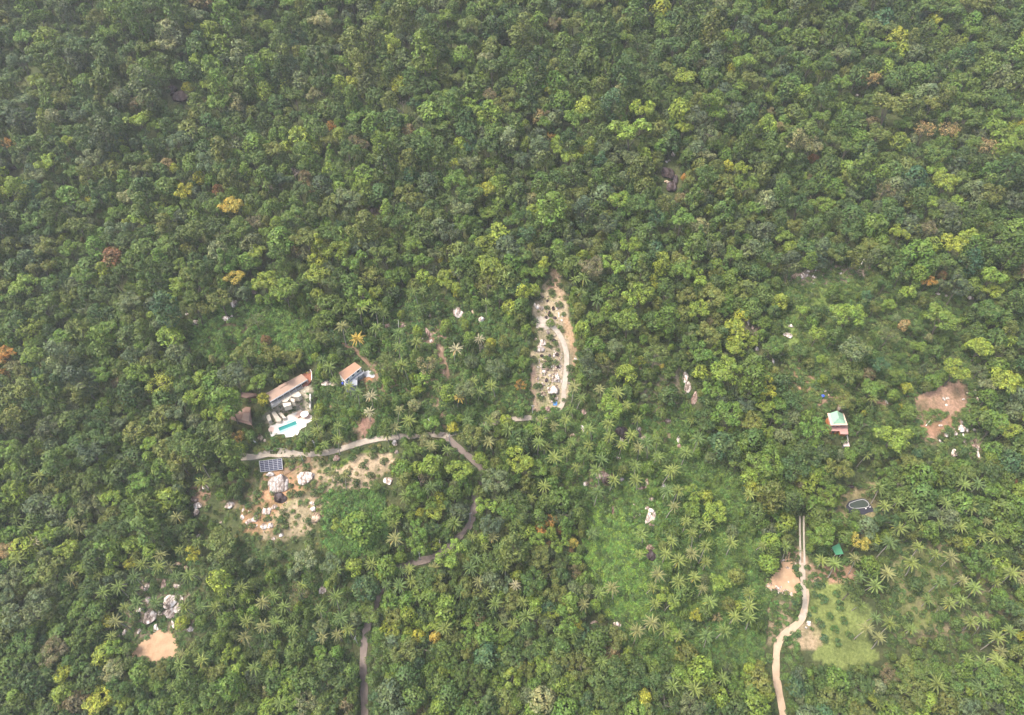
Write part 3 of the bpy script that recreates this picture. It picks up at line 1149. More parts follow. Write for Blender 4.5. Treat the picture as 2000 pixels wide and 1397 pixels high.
part(house, 'parapet', M_WHITE, rimwall)
q = PZ(603, 728.5, zg + 0.55)
for k, (ux, uy) in enumerate(((603, 728), (605, 727.3))):
    q = PZ(ux, uy, zg + 0.55)
    t_ = MB()
    t_.box((0, 0, 0.25), (1.9, 0.7, 0.12), 0.6)
    t_.box((-0.7, -0.45, 0.5), (0.12, 0.7, 0.6), 0.6)
    o = t_.build('sun_lounger', mat('yellow_cushion', (0.7, 0.45, 0.04), 0.8, 0.2) if k == 0 else M_TIMBER)
    o.location = q
    o['label'] = 'yellow cushioned lounger on the red terrace of the long house' if k == 0 else 'pale timber lounger beside the yellow one on the red terrace'
    o['category'] = 'lounger'

# ---- pool terrace
z0 = PADS[0][2] + 0.35
deckp = [Z2(*p) for p in ((690, 1145), (720, 1085), (940, 990), (930, 950), (1090, 880), (1190, 850), (1200, 815), (1300, 790), (1385, 830), (1390, 1010), (1300, 1045), (1300, 1090), (1215, 1130), (1150, 1245), (965, 1270), (950, 1212), (835, 1222), (735, 1260), (715, 1205))]
dp = ccw(ringz(deckp, z0))
c0 = sum(dp, Vector()) / len(dp)
terr = empty('pool_terrace', (c0.x, c0.y, PADS[0][2]), 'pale stone pool terrace with rounded edges and a turquoise pool', 'terrace')
part(terr, 'paving', M_DECK, lambda mb: mb.prism(at_z(dp, z0 - 5.5), dp))
poolp = [Z2(*p) for p in ((850, 1115), (1130, 1005), (1165, 1085), (885, 1205))]
pw = ccw(ringz(poolp, z0 + 0.05))
wat = part(terr, 'pool', M_POOL, lambda mb: mb.prism(at_z(pw, z0 - 0.3), pw))


def coping(mb):
    i0, i1 = inset(pw, -0.05), inset(pw, -0.55)
    for k in range(4):
        j = (k + 1) % 4
        q = [i0[k], i1[k], i1[j], i0[j]]
        mb.prism(at_z(q, z0 - 0.1), at_z(q, z0 + 0.11))


mb = MB()
coping(mb)
local(terr, mb).build('coping', M_DECK, wat)
led = [Z2(*p) for p in ((872, 1165), (1155, 1055), (1165, 1083), (885, 1203))]
lw = ccw(ringz(led, z0 + 0.075))
mb = MB()
mb.prism(at_z(lw, z0 - 0.2), lw)
local(terr, mb).build('shallow_ledge', M_POOLSTEP, wat)
sp = ccw(ringz([Z2(*p) for p in ((978, 1020), (1098, 975), (1118, 1003), (995, 1052))], z0 + 0.06))
part(terr, 'plunge_basin', M_POOLSTEP, lambda mb: mb.prism(at_z(sp, z0 - 0.2), sp))
rp_ = ccw(ringz([Z2(*p) for p in ((1120, 930), (1160, 860), (1240, 820), (1330, 815), (1375, 880), (1360, 960), (1250, 985), (1150, 985))], z0 + 0.02))
part(terr, 'pink_paving', mat('pink_paving', (0.52, 0.38, 0.31), 0.8, 0.2, 0.3, 0.8, (0.44, 0.31, 0.25)), lambda mb: mb.prism(at_z(rp_, z0 - 0.2), rp_))
rp2 = ccw(ringz([Z2(*p) for p in ((690, 1130), (730, 1095), (780, 1110), (775, 1180), (720, 1190))], z0 + 0.02))
part(terr, 'pink_paving', mat('pink_paving_small', (0.50, 0.36, 0.29), 0.8, 0.2), lambda mb: mb.prism(at_z(rp2, z0 - 0.2), rp2))
# parasol
pc = PZ(594.5, 808.3, z0 + 2.4)
par = empty('parasol', (pc.x, pc.y, z0 + 0.03), 'round white parasol open on the pool terrace', 'parasol')
mb = MB()
ringp = [Vector((1.9 * math.cos(k * math.pi / 6), 1.9 * math.sin(k * math.pi / 6), 2.15)) for k in range(12)]
for k in range(12):
    mb.poly([ringp[k], ringp[(k + 1) % 12], Vector((0, 0, 2.75))])
    a0, a1 = ringp[k], ringp[(k + 1) % 12]
    mb.poly([a1, a0, a0 - Vector((0, 0, 0.2)), a1 - Vector((0, 0, 0.2))])
mb.build('canopy', M_CANVAS, par)
mb = MB()
mb.tube((0, 0, 0), (0, 0, 2.7), 0.05, 0.05)
mb.build('pole', M_TIMBER, par)
mb = MB()
mb.tube((0, 0, 0), (0, 0, 0.14), 0.45, 0.45, 10)
mb.build('base', M_GREYPAVE, par)
for k, (ux, uy) in enumerate(((586, 815), (589, 812.5))):
    q = PZ(ux, uy, z0 + 0.02)
    t_ = MB()
    t_.box((0, 0, 0.28), (0.65, 1.9, 0.1), -1.0)
    t_.box((0, 0, 0.12), (0.5, 1.6, 0.2), -1.0)
    o = t_.build('sun_lounger', M_BROWNWALL)
    o.location = q
    o['label'] = ('dark lounger at the pool corner, nearer the water', 'dark lounger at the pool corner, nearer the parasol')[k]
    o['category'] = 'lounger'
    o['group'] = 'dark loungers by the pool'

# ---- garden terraces between house and pool
pz = zg + 0.15
for nm, pts, lab in (('stone_patio', ((950, 590), (1040, 540), (1180, 535), (1222, 590), (1170, 622), (1060, 612), (990, 695), (930, 702), (868, 655)), 'cream stone patio in front of the long house veranda'),
                     ('stone_patio', ((920, 722), (1050, 705), (1052, 752), (940, 782)), 'small cream patio block below the main garden patio'),
                     ('stone_patio', ((1040, 640), (1110, 650), (1110, 700), (1060, 690)), 'tiny cream patio piece right of the small patio block'),
                     ('stone_patio', ((735, 860), (800, 850), (900, 985), (880, 1015), (820, 1010)), 'long pale sloping stone strip left above the pool'),
                     ('stone_patio', ((850, 880), (900, 865), (975, 955), (930, 965)), 'short pale stone strip just above the pool'),
                     ('stone_patio', ((640, 850), (690, 845), (740, 990), (690, 1015), (655, 940)), 'grey-white stone strip at the left end of the garden')):
    pz = zg + 0.15 if pts[0][1] < 800 else PADS[0][2] + 2.2
    r_ = ccw(ringz([Z2(*p) for p in pts], pz))
    c_ = sum(r_, Vector()) / len(r_)
    mb = MB()
    mb.prism(at_z(r_, pz - 3.0), r_)
    mb.v = [(x - c_.x, y - c_.y, z_ - pz) for x, y, z_ in mb.v]
    o = mb.build(nm, mat('cream_stone', (0.54, 0.49, 0.40), 0.8, 0.2, 0.3, 0.6, (0.40, 0.34, 0.26)))
    o.location = c_
    o['label'] = lab
    o['category'] = 'patio'


def low_wall(name, pxs, h, th, m, label):
    pts = [P(*p) for p in pxs]
    c_ = pts[0].copy()
    mb = MB()
    for i in range(len(pts) - 1):
        a0, b0 = pts[i], pts[i + 1]
        dr = b0 - a0
        dr.z = 0
        dr.normalize()
        n = Vector((-dr.y, dr.x, 0)) * th / 2
        mb.prism([a0 - n - Vector((0, 0, 1)), b0 - n - Vector((0, 0, 1)), b0 + n - Vector((0, 0, 1)), a0 + n - Vector((0, 0, 1))],
                 [a0 - n + Vector((0, 0, h)), b0 - n + Vector((0, 0, h)), b0 + n + Vector((0, 0, h)), a0 + n + Vector((0, 0, h))])
    mb.v = [(x - c_.x, y - c_.y, z_ - c_.z) for x, y, z_ in mb.v]
    o = mb.build(name, m)
    o.location = c_
    o['label'] = label
    o['category'] = 'wall'
    return o


low_wall('garden_wall', [(606.8, 773), (607, 786), (606.5, 800)], 1.4, 0.7, M_DECK, 'pale garden wall right of the pool garden')
low_wall('garden_wall', [Z2(735, 795), Z2(780, 760), Z2(840, 712)], 0.8, 0.8, M_DECK, 'short curved pale wall below the left end of the long house')
low_wall('garden_wall', [Z2(410, 1330), Z2(450, 1322), Z2(490, 1360)], 0.8, 0.5, M_WHITE, 'low white wall corner below the brown pavilion')

# ---- brown pavilion
zp = PADS[9][2]
pav = empty('pavilion', PZ(478, 815, zp), 'brown hip-roofed pavilion with raised cap left of the pool', 'pavilion')
ev = ccw(ringz([Z2(*p) for p in ((40, 965), (335, 775), (405, 790), (432, 1080))], zp + 2.7))
cp = ccw(ringz([Z2(*p) for p in ((268, 985), (292, 880), (392, 895), (378, 1010))], zp + 3.7))
prf = part(pav, 'roof', M_ROOF3, lambda mb: mb.prism(ev, at_z(cp, zp + 3.6)))
mb = MB()
cb = at_z(inset(cp, -0.25), zp + 3.75)
ct = at_z(inset(cp, 0.15), zp + 4.15)
mb.prism(cb, ct)
local(pav, mb).build('roof_cap', M_ROOF1, prf)
for p_ in inset(ev, 0.5):
    part(pav, 'post', M_BROWNWALL, lambda mb: mb.tube((p_.x, p_.y, float(ground(p_.x, p_.y)) - 0.5), (p_.x, p_.y, zp + 2.72), 0.12, 0.12))
# second brown roof, mostly under trees
zb = float(G(484, 772)[2])
hut = empty('brown_roof_hut', PZ(484, 772, zb), 'brown roofed hut half under trees left of the long house', 'hut')
hb = ccw(ringz([Z2(*p) for p in ((200, 600), (260, 545), (500, 560), (505, 600), (330, 640))], zb + 2.6))
hc = sum(hb, Vector()) / len(hb)
part(hut, 'roof', M_ROOF3, lambda mb: mb.prism(hb, at_z(inset(hb, 1.6), zb + 3.3)))
part(hut, 'wall', M_BROWNWALL, lambda mb: mb.prism(at_z(inset(hb, 0.7), zb - 1.5), at_z(inset(hb, 0.7), zb + 2.62)))

# ---- white villa
zv = PADS[2][2]
zt = zv + 5.3
A, B = PZ(661, 728.5, zt + 0.7), PZ(692.5, 707.5, zt + 0.7)
Cc, Dd = PZ(706, 717, zt), PZ(673, 743, zt)
rq = [Dd, Cc, B, A]
ctr = sum(rq, Vector()) / 4
vil = empty('villa', (ctr.x, ctr.y, zv), 'white villa with terracotta roof and blue-grey lower storey', 'house')
part(vil, 'roof', M_ROOF2, lambda mb: mb.prism(*slab(rq, 0.2)))
wi = inset(rq, 0.35)
part(vil, 'wall', M_WHITE, lambda mb: mb.prism(at_z(wi, zv - 1), [p - Vector((0, 0, 0.22)) for p in wi]))
part(vil, 'gutter', M_CANVAS, lambda mb: mb.prism([Dd + Vector((0.05, -0.12, -0.3)), Cc + Vector((0.05, -0.12, -0.3)), Cc + Vector((0, 0, -0.3)), Dd + Vector((0, 0, -0.3))],
                                                  [Dd + Vector((0.05, -0.12, 0.05)), Cc + Vector((0.05, -0.12, 0.05)), Cc + Vector((0, 0, 0.05)), Dd + Vector((0, 0, 0.05))]))
for u0 in (0.08, 0.42, 0.74):
    wall_panel(vil, 'window', M_GLASS, wi[0], wi[1], u0, u0 + 0.14, zv + 3.6, zv + 4.8, 0.08)
tp = ccw(ringz([Z3(*p) for p in ((598, 545), (640, 500), (900, 372), (912, 400), (872, 432), (802, 470), (802, 600), (600, 608))], zv + 2.7))
lo_ = part(vil, 'lower_storey', M_GREYWALL, lambda mb: mb.prism(at_z(tp, zv - 2.5), tp))
for (ua, ub) in (((640, 500), (600, 560)), ((770, 500), (800, 475)), ((815, 470), (868, 440))):
    a_, b_ = PZ(*Z3(*ua), zv + 2.72), PZ(*Z3(*ub), zv + 2.72)
    dr = (b_ - a_)
    dr.z = 0
    n = Vector((dr.y, -dr.x, 0)).normalized() * 1.1
    q = ccw([a_, b_, b_ + n, a_ + n])
    mb = MB()
    mb.prism(at_z(q, zv + 2.6), at_z(q, zv + 2.78))
    local(vil, mb).build('skylight', M_GLASS, lo_)
for k in range(len(tp)):
    a_, b_ = tp[k], tp[(k + 1) % len(tp)]
    part(vil, 'railing', M_WHITE, lambda mb: mb.prism(*[[a_ + Vector((0, 0, h)), b_ + Vector((0, 0, h)), b_ + Vector((0.06, 0.06, h)), a_ + Vector((0.06, 0.06, h))] for h in (0.75, 0.85)]))
bl = PZ(*Z3(570, 575), zv + 2.8)
part(vil, 'roof_tank', M_BLUE, lambda mb: (mb.tube((bl.x, bl.y, zv + 2.6), (bl.x, bl.y, zv + 3.6), 0.45, 0.45, 10), mb.tube((bl.x, bl.y, zv + 3.6), (bl.x, bl.y, zv + 3.8), 0.45, 0.2, 10)))
patch('villa_forecourt', [Z3(*p) for p in ((885, 385), (965, 385), (1105, 435), (1075, 470), (985, 465), (900, 445))], M_GREYPAVE, 0.12, 0.6, 0.6)

# ---- pale green-roofed house
zh = PADS[3][2]
ze = zh + 6.3
e_lt, e_rt, e_rb, e_lb = PZ(1620, 807.6, ze), PZ(1646.5, 808.7, ze), PZ(1652, 827.5, ze), PZ(1626.2, 828.2, ze)
gh = empty('green_roofed_house', ((e_lb.x + e_rt.x) / 2, (e_lb.y + e_rt.y) / 2, zh), 'two-storey pink and orange house with pale green hipped roof', 'house')
rb_, rf_ = PZ(1635, 802.3, ze + 1.9), PZ(1638.6, 816, ze + 1.9)


def hip(mb):
    for pts in ((e_lb, e_rb, rf_), (e_lt, e_lb, rf_, rb_), (e_rb, e_rt, rb_, rf_), (e_rt, e_lt, rb_), (e_lt, e_rt, e_rb, e_lb)):
        mb.poly(pts)


hr = part(gh, 'roof', M_GREENROOF, hip)
for a_, b_ in ((e_lb, rf_), (e_rb, rf_), (rf_, rb_)):
    mb = MB()
    mb.tube(a_, b_, 0.16, 0.16, 5)
    local(gh, mb).build('ridge_cap', M_GREENROOF, hr)
eav = ccw([e_lt + Vector((-0.8, 0.3, 0)), e_lb + Vector((-1.0, -0.7, 0)), e_rb + Vector((0.7, -0.7, 0)), e_rt + Vector((0.5, 0.3, 0))])
part(gh, 'eave', M_PEACH, lambda mb: mb.prism(at_z(eav, ze - 0.55), at_z(eav, ze - 0.06)))
hw = ccw([Vector((p.x, p.y, 0)) for p in inset([e_lb, e_rb, e_rt, e_lt], 0.3)])
part(gh, 'upper_wall', M_PINK, lambda mb: mb.prism(at_z(hw, zh + 3.0), at_z(hw, ze - 0.5)))
part(gh, 'lower_wall', M_ORANGE, lambda mb: mb.prism(at_z(inset(hw, -0.25), zh - 2.5), at_z(inset(hw, -0.25), zh + 2.98)))
for u0 in (0.1, 0.42, 0.72):
    wall_panel(gh, 'window', M_GLASS, Vector((e_lb.x, e_lb.y + 0.2, 0)), Vector((e_rb.x, e_rb.y + 0.2, 0)), u0, u0 + 0.16, zh + 4.0, zh + 5.3, 0.09)
pr = ccw(ringz([(1618, 829.5), (1655, 831), (1657, 848.5), (1641.5, 848), (1640, 842), (1620.5, 842)], zh + 3.1))
part(gh, 'porch_roof', M_PINK, lambda mb: mb.prism(at_z(pr, zh + 2.9), pr))
pwall = ccw(ringz([(1622, 834), (1653, 834), (1654, 845), (1642.5, 845), (1641, 840.5), (1624, 840)], zh + 3.1))
part(gh, 'porch_wall', M_ORANGE, lambda mb: mb.prism(at_z(pwall, zh - 3.0), at_z(pwall, zh + 2.88)))
a_, b_ = PZ(1624, 840, zh + 3.1), PZ(1641, 840.5, zh + 3.1)
wall_panel(gh, 'door', M_BROWNWALL, a_, b_, 0.72, 0.9, zh - 0.5, zh + 1.9, 0.08)
wall_panel(gh, 'window', M_GLASS, a_, b_, 0.2, 0.5, zh + 0.6, zh + 2.0, 0.08)
# white fence and small grey shed below it
fz = empty('white_fence', P(1655, 856), 'white railing turning a corner below the green-roofed house', 'fence')
fp = [P(1653.5, 853), P(1655.5, 864), P(1642, 866)]
for i in range(2):
    for k in range(5):
        q = fp[i].lerp(fp[i + 1], k / 4.0)
        part(fz, 'post', M_WHITE, lambda mb: mb.box((q.x, q.y, q.z + 0.3), (0.18, 0.18, 1.6)))
    for hgt in (0.5, 1.0):
        part(fz, 'rail', M_WHITE, lambda mb: mb.tube(fp[i] + Vector((0, 0, hgt)), fp[i + 1] + Vector((0, 0, hgt)), 0.12, 0.12, 5))
sh = P(1650, 872)
sd = empty('grey_shed', sh, 'small grey-pink shed below the white railing', 'shed')
mb = MB()
mb.box((0, 0, 0.3), (2.2, 1.6, 2.6))
mb.build('wall', M_GREYWALL, sd)
mb = MB()
mb.prism([(-1.4, -1.2, 1.62), (1.4, -1.2, 1.62), (1.4, 1.1, 1.95), (-1.4, 1.1, 1.95)], [(-1.4, -1.2, 1.74), (1.4, -1.2, 1.74), (1.4, 1.1, 2.07), (-1.4, 1.1, 2.07)])
mb.build('roof', mat('faded_pink_sheet', (0.46, 0.37, 0.35), 0.6, 0.3), sd)

# ---- green sheet-roofed shed
zs = float(G(1637, 1078)[2])
gs = empty('green_shed', PZ(1637, 1078, zs), 'open shed with plain green sheet roof near the yellow tree', 'shed')
sq = ccw(ringz([(1624, 1069), (1639, 1061), (1647.5, 1082), (1632, 1084)], zs + 2.7))
part(gs, 'roof', M_SHED, lambda mb: mb.prism(*slab(sq, 0.12)))
for p_ in inset(sq, 0.6):
    part(gs, 'post', M_TIMBER, lambda mb: mb.tube((p_.x, p_.y, float(ground(p_.x, p_.y)) - 0.4), (p_.x, p_.y, zs + 2.6), 0.09, 0.09))
sw = inset(sq, 0.9)
part(gs, 'back_wall', M_TIMBER, lambda mb: mb.prism(at_z([sw[2], sw[3], sw[3] + Vector((0, -0.15, 0)), sw[2] + Vector((0, -0.15, 0))], zs - 1), at_z([sw[2], sw[3], sw[3] + Vector((0, -0.15, 0)), sw[2] + Vector((0, -0.15, 0))], zs + 2.5)))

# ---- lined pond
zq = PADS[6][2]
ZP = Z(1620, 960, 0.06)
pond = empty('lined_pond', PZ(1678, 990, zq), 'kidney-shaped pond with black liner and white edge pipe', 'pond')
ol = ccw(ringz([ZP(*p) for p in ((545, 450), (640, 325), (900, 245), (1090, 225), (1235, 275), (1310, 400), (1430, 560), (1450, 655), (1270, 690), (1120, 765), (700, 760), (590, 690), (540, 560))], zq + 0.12))
part(pond, 'liner', M_LINER, lambda mb: mb.prism(at_z(ol, zq - 0.8), ol))
ip = ccw(ringz([ZP(*p) for p in ((690, 525), (635, 465), (660, 390), (800, 330), (930, 290), (1060, 262), (1170, 290), (1250, 360), (1288, 430), (1262, 490), (1180, 525), (1000, 545), (820, 560))], zq + 0.16))
part(pond, 'water', M_PONDW, lambda mb: mb.prism(at_z(ip, zq - 0.3), ip))
part(pond, 'edge_pipe', M_PIPE, lambda mb: [mb.tube(ip[k] + Vector((0, 0, 0.08)), ip[(k + 1) % len(ip)] + Vector((0, 0, 0.08)), 0.17, 0.17, 6) for k in range(len(ip))])
for (ux, uy) in ((1185, 560), (1320, 515)):
    q = PZ(*ZP(ux, uy), zq + 0.2)
    part(pond, 'liner_weight', M_CANVAS, lambda mb: mb.box((q.x, q.y, zq + 0.3), (0.5, 0.4, 0.35), 0.5))

# ---- solar table
zs = PADS[7][2]
bl_, br_ = PZ(506.5, 900.8, zs + 2.3), PZ(550, 895.8, zs + 2.3)
fr_, fl_ = PZ(551.8, 916.8, zs + 1.0), PZ(509.3, 921.8, zs + 1.0)
sol = empty('solar_table', ((bl_ + fr_) / 2).to_3d() * 1.0, 'ground-mounted solar table of dark panels with white joints below the road', 'solar panels')
sol.location.z = zs
nrm = (fr_ - fl_).cross(bl_ - fl_).normalized()


def sp_(u, v_, h=0.0):
    return (fl_.lerp(fr_, u)).lerp(bl_.lerp(br_, u), v_) + nrm * h


part(sol, 'rack', mat('pale_rack', (0.34, 0.35, 0.37), 0.5, 0.4), lambda mb: mb.prism([sp_(-0.012, -0.012, -0.1), sp_(1.012, -0.012, -0.1), sp_(1.012, 1.012, -0.1), sp_(-0.012, 1.012, -0.1)], [sp_(-0.012, -0.012, 0), sp_(1.012, -0.012, 0), sp_(1.012, 1.012, 0), sp_(-0.012, 1.012, 0)]))
for i in range(5):
    for j in range(6):
        u0, u1 = (i + 0.035) / 5, (i + 0.965) / 5
        v0, v1 = (j + 0.07) / 6, (j + 0.93) / 6
        part(sol, 'panel', M_CELL, lambda mb: mb.prism([sp_(u0, v0, 0.005), sp_(u1, v0, 0.005), sp_(u1, v1, 0.005), sp_(u0, v1, 0.005)], [sp_(u0, v0, 0.05), sp_(u1, v0, 0.05), sp_(u1, v1, 0.05), sp_(u0, v1, 0.05)]))
for u in (0.08, 0.36, 0.64, 0.92):
    for v_ in (0.15, 0.85):
        q = sp_(u, v_, -0.1)
        part(sol, 'leg', M_METAL, lambda mb: mb.tube((q.x, q.y, float(ground(q.x, q.y)) - 0.4), q, 0.07, 0.07))

# ---- utility poles along the roads
for k, (bx, by, lab) in enumerate(((919, 1019, 'grey utility pole beside the road bend'), (861, 1072, 'grey utility pole below the road bend under the trees'),
                                  (821, 1094, 'grey utility pole where the red road bank shows'), (723, 1178, 'grey utility pole beside the lower shaded road'),
                                  (699, 1258, 'grey utility pole at the road end on the lower edge'), (618, 880, 'grey utility pole on the pale road below the pool'),
                                  (593, 902, 'grey utility pole right of the solar panels'), (879, 868, 'grey utility pole at the road junction'),
                                  (840, 838, 'grey utility pole by the pink earth above the junction'), (1040, 811, 'grey utility pole at the lower left of the stony clearing'))):
    b0 = P(bx, by)
    pl = empty('utility_pole', b0, lab, 'utility pole', 'utility poles along the roads')
    mb = MB()
    mb.tube((0, 0, -0.6), (0, 0, 7.6), 0.17, 0.12, 8)
    mb.build('pole', M_GREYPAVE, pl)
    mb = MB()
    mb.box((0, 0, 7.2), (1.7, 0.12, 0.14), 0.4 + k)
    mb.build('crossarm', M_GREYPAVE, pl)
    for s in (-0.7, 0, 0.7):
        mb = MB()
        an = 0.4 + k
        mb.tube((math.cos(an) * s, math.sin(an) * s, 7.27), (math.cos(an) * s, math.sin(an) * s, 7.5), 0.06, 0.05)
        mb.build('insulator', M_CANVAS, pl)

# ---- small things
b0 = P(1606, 776)
bt = empty('blue_water_tank', b0, 'small blue plastic water tank by the dirt path', 'water tank')
mb = MB()
mb.tube((0, 0, -0.3), (0, 0, 1.3), 0.75, 0.75, 14)
mb.tube((0, 0, 1.3), (0, 0, 1.55), 0.75, 0.3, 14)
mb.build('tank', M_BLUE, bt)
mb = MB()
mb.tube((0, 0, 1.55), (0, 0, 1.65), 0.25, 0.25, 10)
mb.build('lid', M_BLUE, bt)
b0 = P(1084, 789)
v, f = [], []
for j in range(6):
    for i in range(7):
        x, y = (i - 3) * 0.33, (j - 2.5) * 0.33
        v.append((x, y, float(ground(b0.x + x, b0.y + y)) - b0.z + 0.25 + 0.15 * math.sin(i * 1.7 + j * 1.1)))
for j in range(5):
    for i in range(6):
        a0 = j * 7 + i
        f.append((a0, a0 + 1, a0 + 8, a0 + 7))
me = mesh('blue_tarpaulin', v, f, M_TARP)
o = ob('blue_tarpaulin', me, None, b0, label='crumpled blue tarpaulin below the biggest boulder of the stony clearing', category='tarpaulin')
so_ = o.modifiers.new('thick', 'SOLIDIFY')
so_.thickness = 0.05

LOGS = [((758, 748), (766, 766), 0.32, 'pale fallen palm trunk on bare earth right of the white villa'),
        ((1595, 524), (1587, 541), 0.28, 'pale dead trunk lying across the ledge at the scrub top'),
        ((1818, 820), (1808, 832), 0.2, 'thin bleached log on the small red earth patch'),
        ((1537, 1004), (1530, 1014), 0.3, 'whitish timber lying left of the wheel tracks'),
        ((1418, 1237), (1424, 1244), 0.25, 'short white timber lying on grass at the lower edge'),
        ((776, 620), (779, 642), 0.18, 'thin pale broken trunk standing in the palm scrub'),
        ((1676, 506), (1678, 524), 0.3, 'pale dead trunk standing at the right end of the scrub ledge')]
for (a_, b_, rr, lab) in LOGS:
    h0, h1 = (0.3, 0.3) if 'standing' not in lab else (6.0, 0.0)
    p0, p1 = P(*a_, h0), P(*b_, h1)
    if 'standing' in lab:
        p0 = p1 + Vector((0.3, 0.2, 6.0))
    mb = MB()
    n = 5
    for k in range(n):
        u0, u1 = k / n, (k + 1) / n
        wob = lambda u: Vector((0.08 * math.sin(u * 7), 0.05 * math.cos(u * 5), 0))
        mb.tube(p0.lerp(p1, u0) + wob(u0) - p1, p0.lerp(p1, u1) + wob(u1) - p1, rr * (0.75 + 0.25 * u0), rr * (0.75 + 0.25 * u1), 7)
    o = mb.build('fallen_log' if 'standing' not in lab else 'dead_trunk', M_TIMBER)
    o.location = p1
    o['label'] = lab
    o['category'] = 'log' if 'standing' not in lab else 'dead tree'

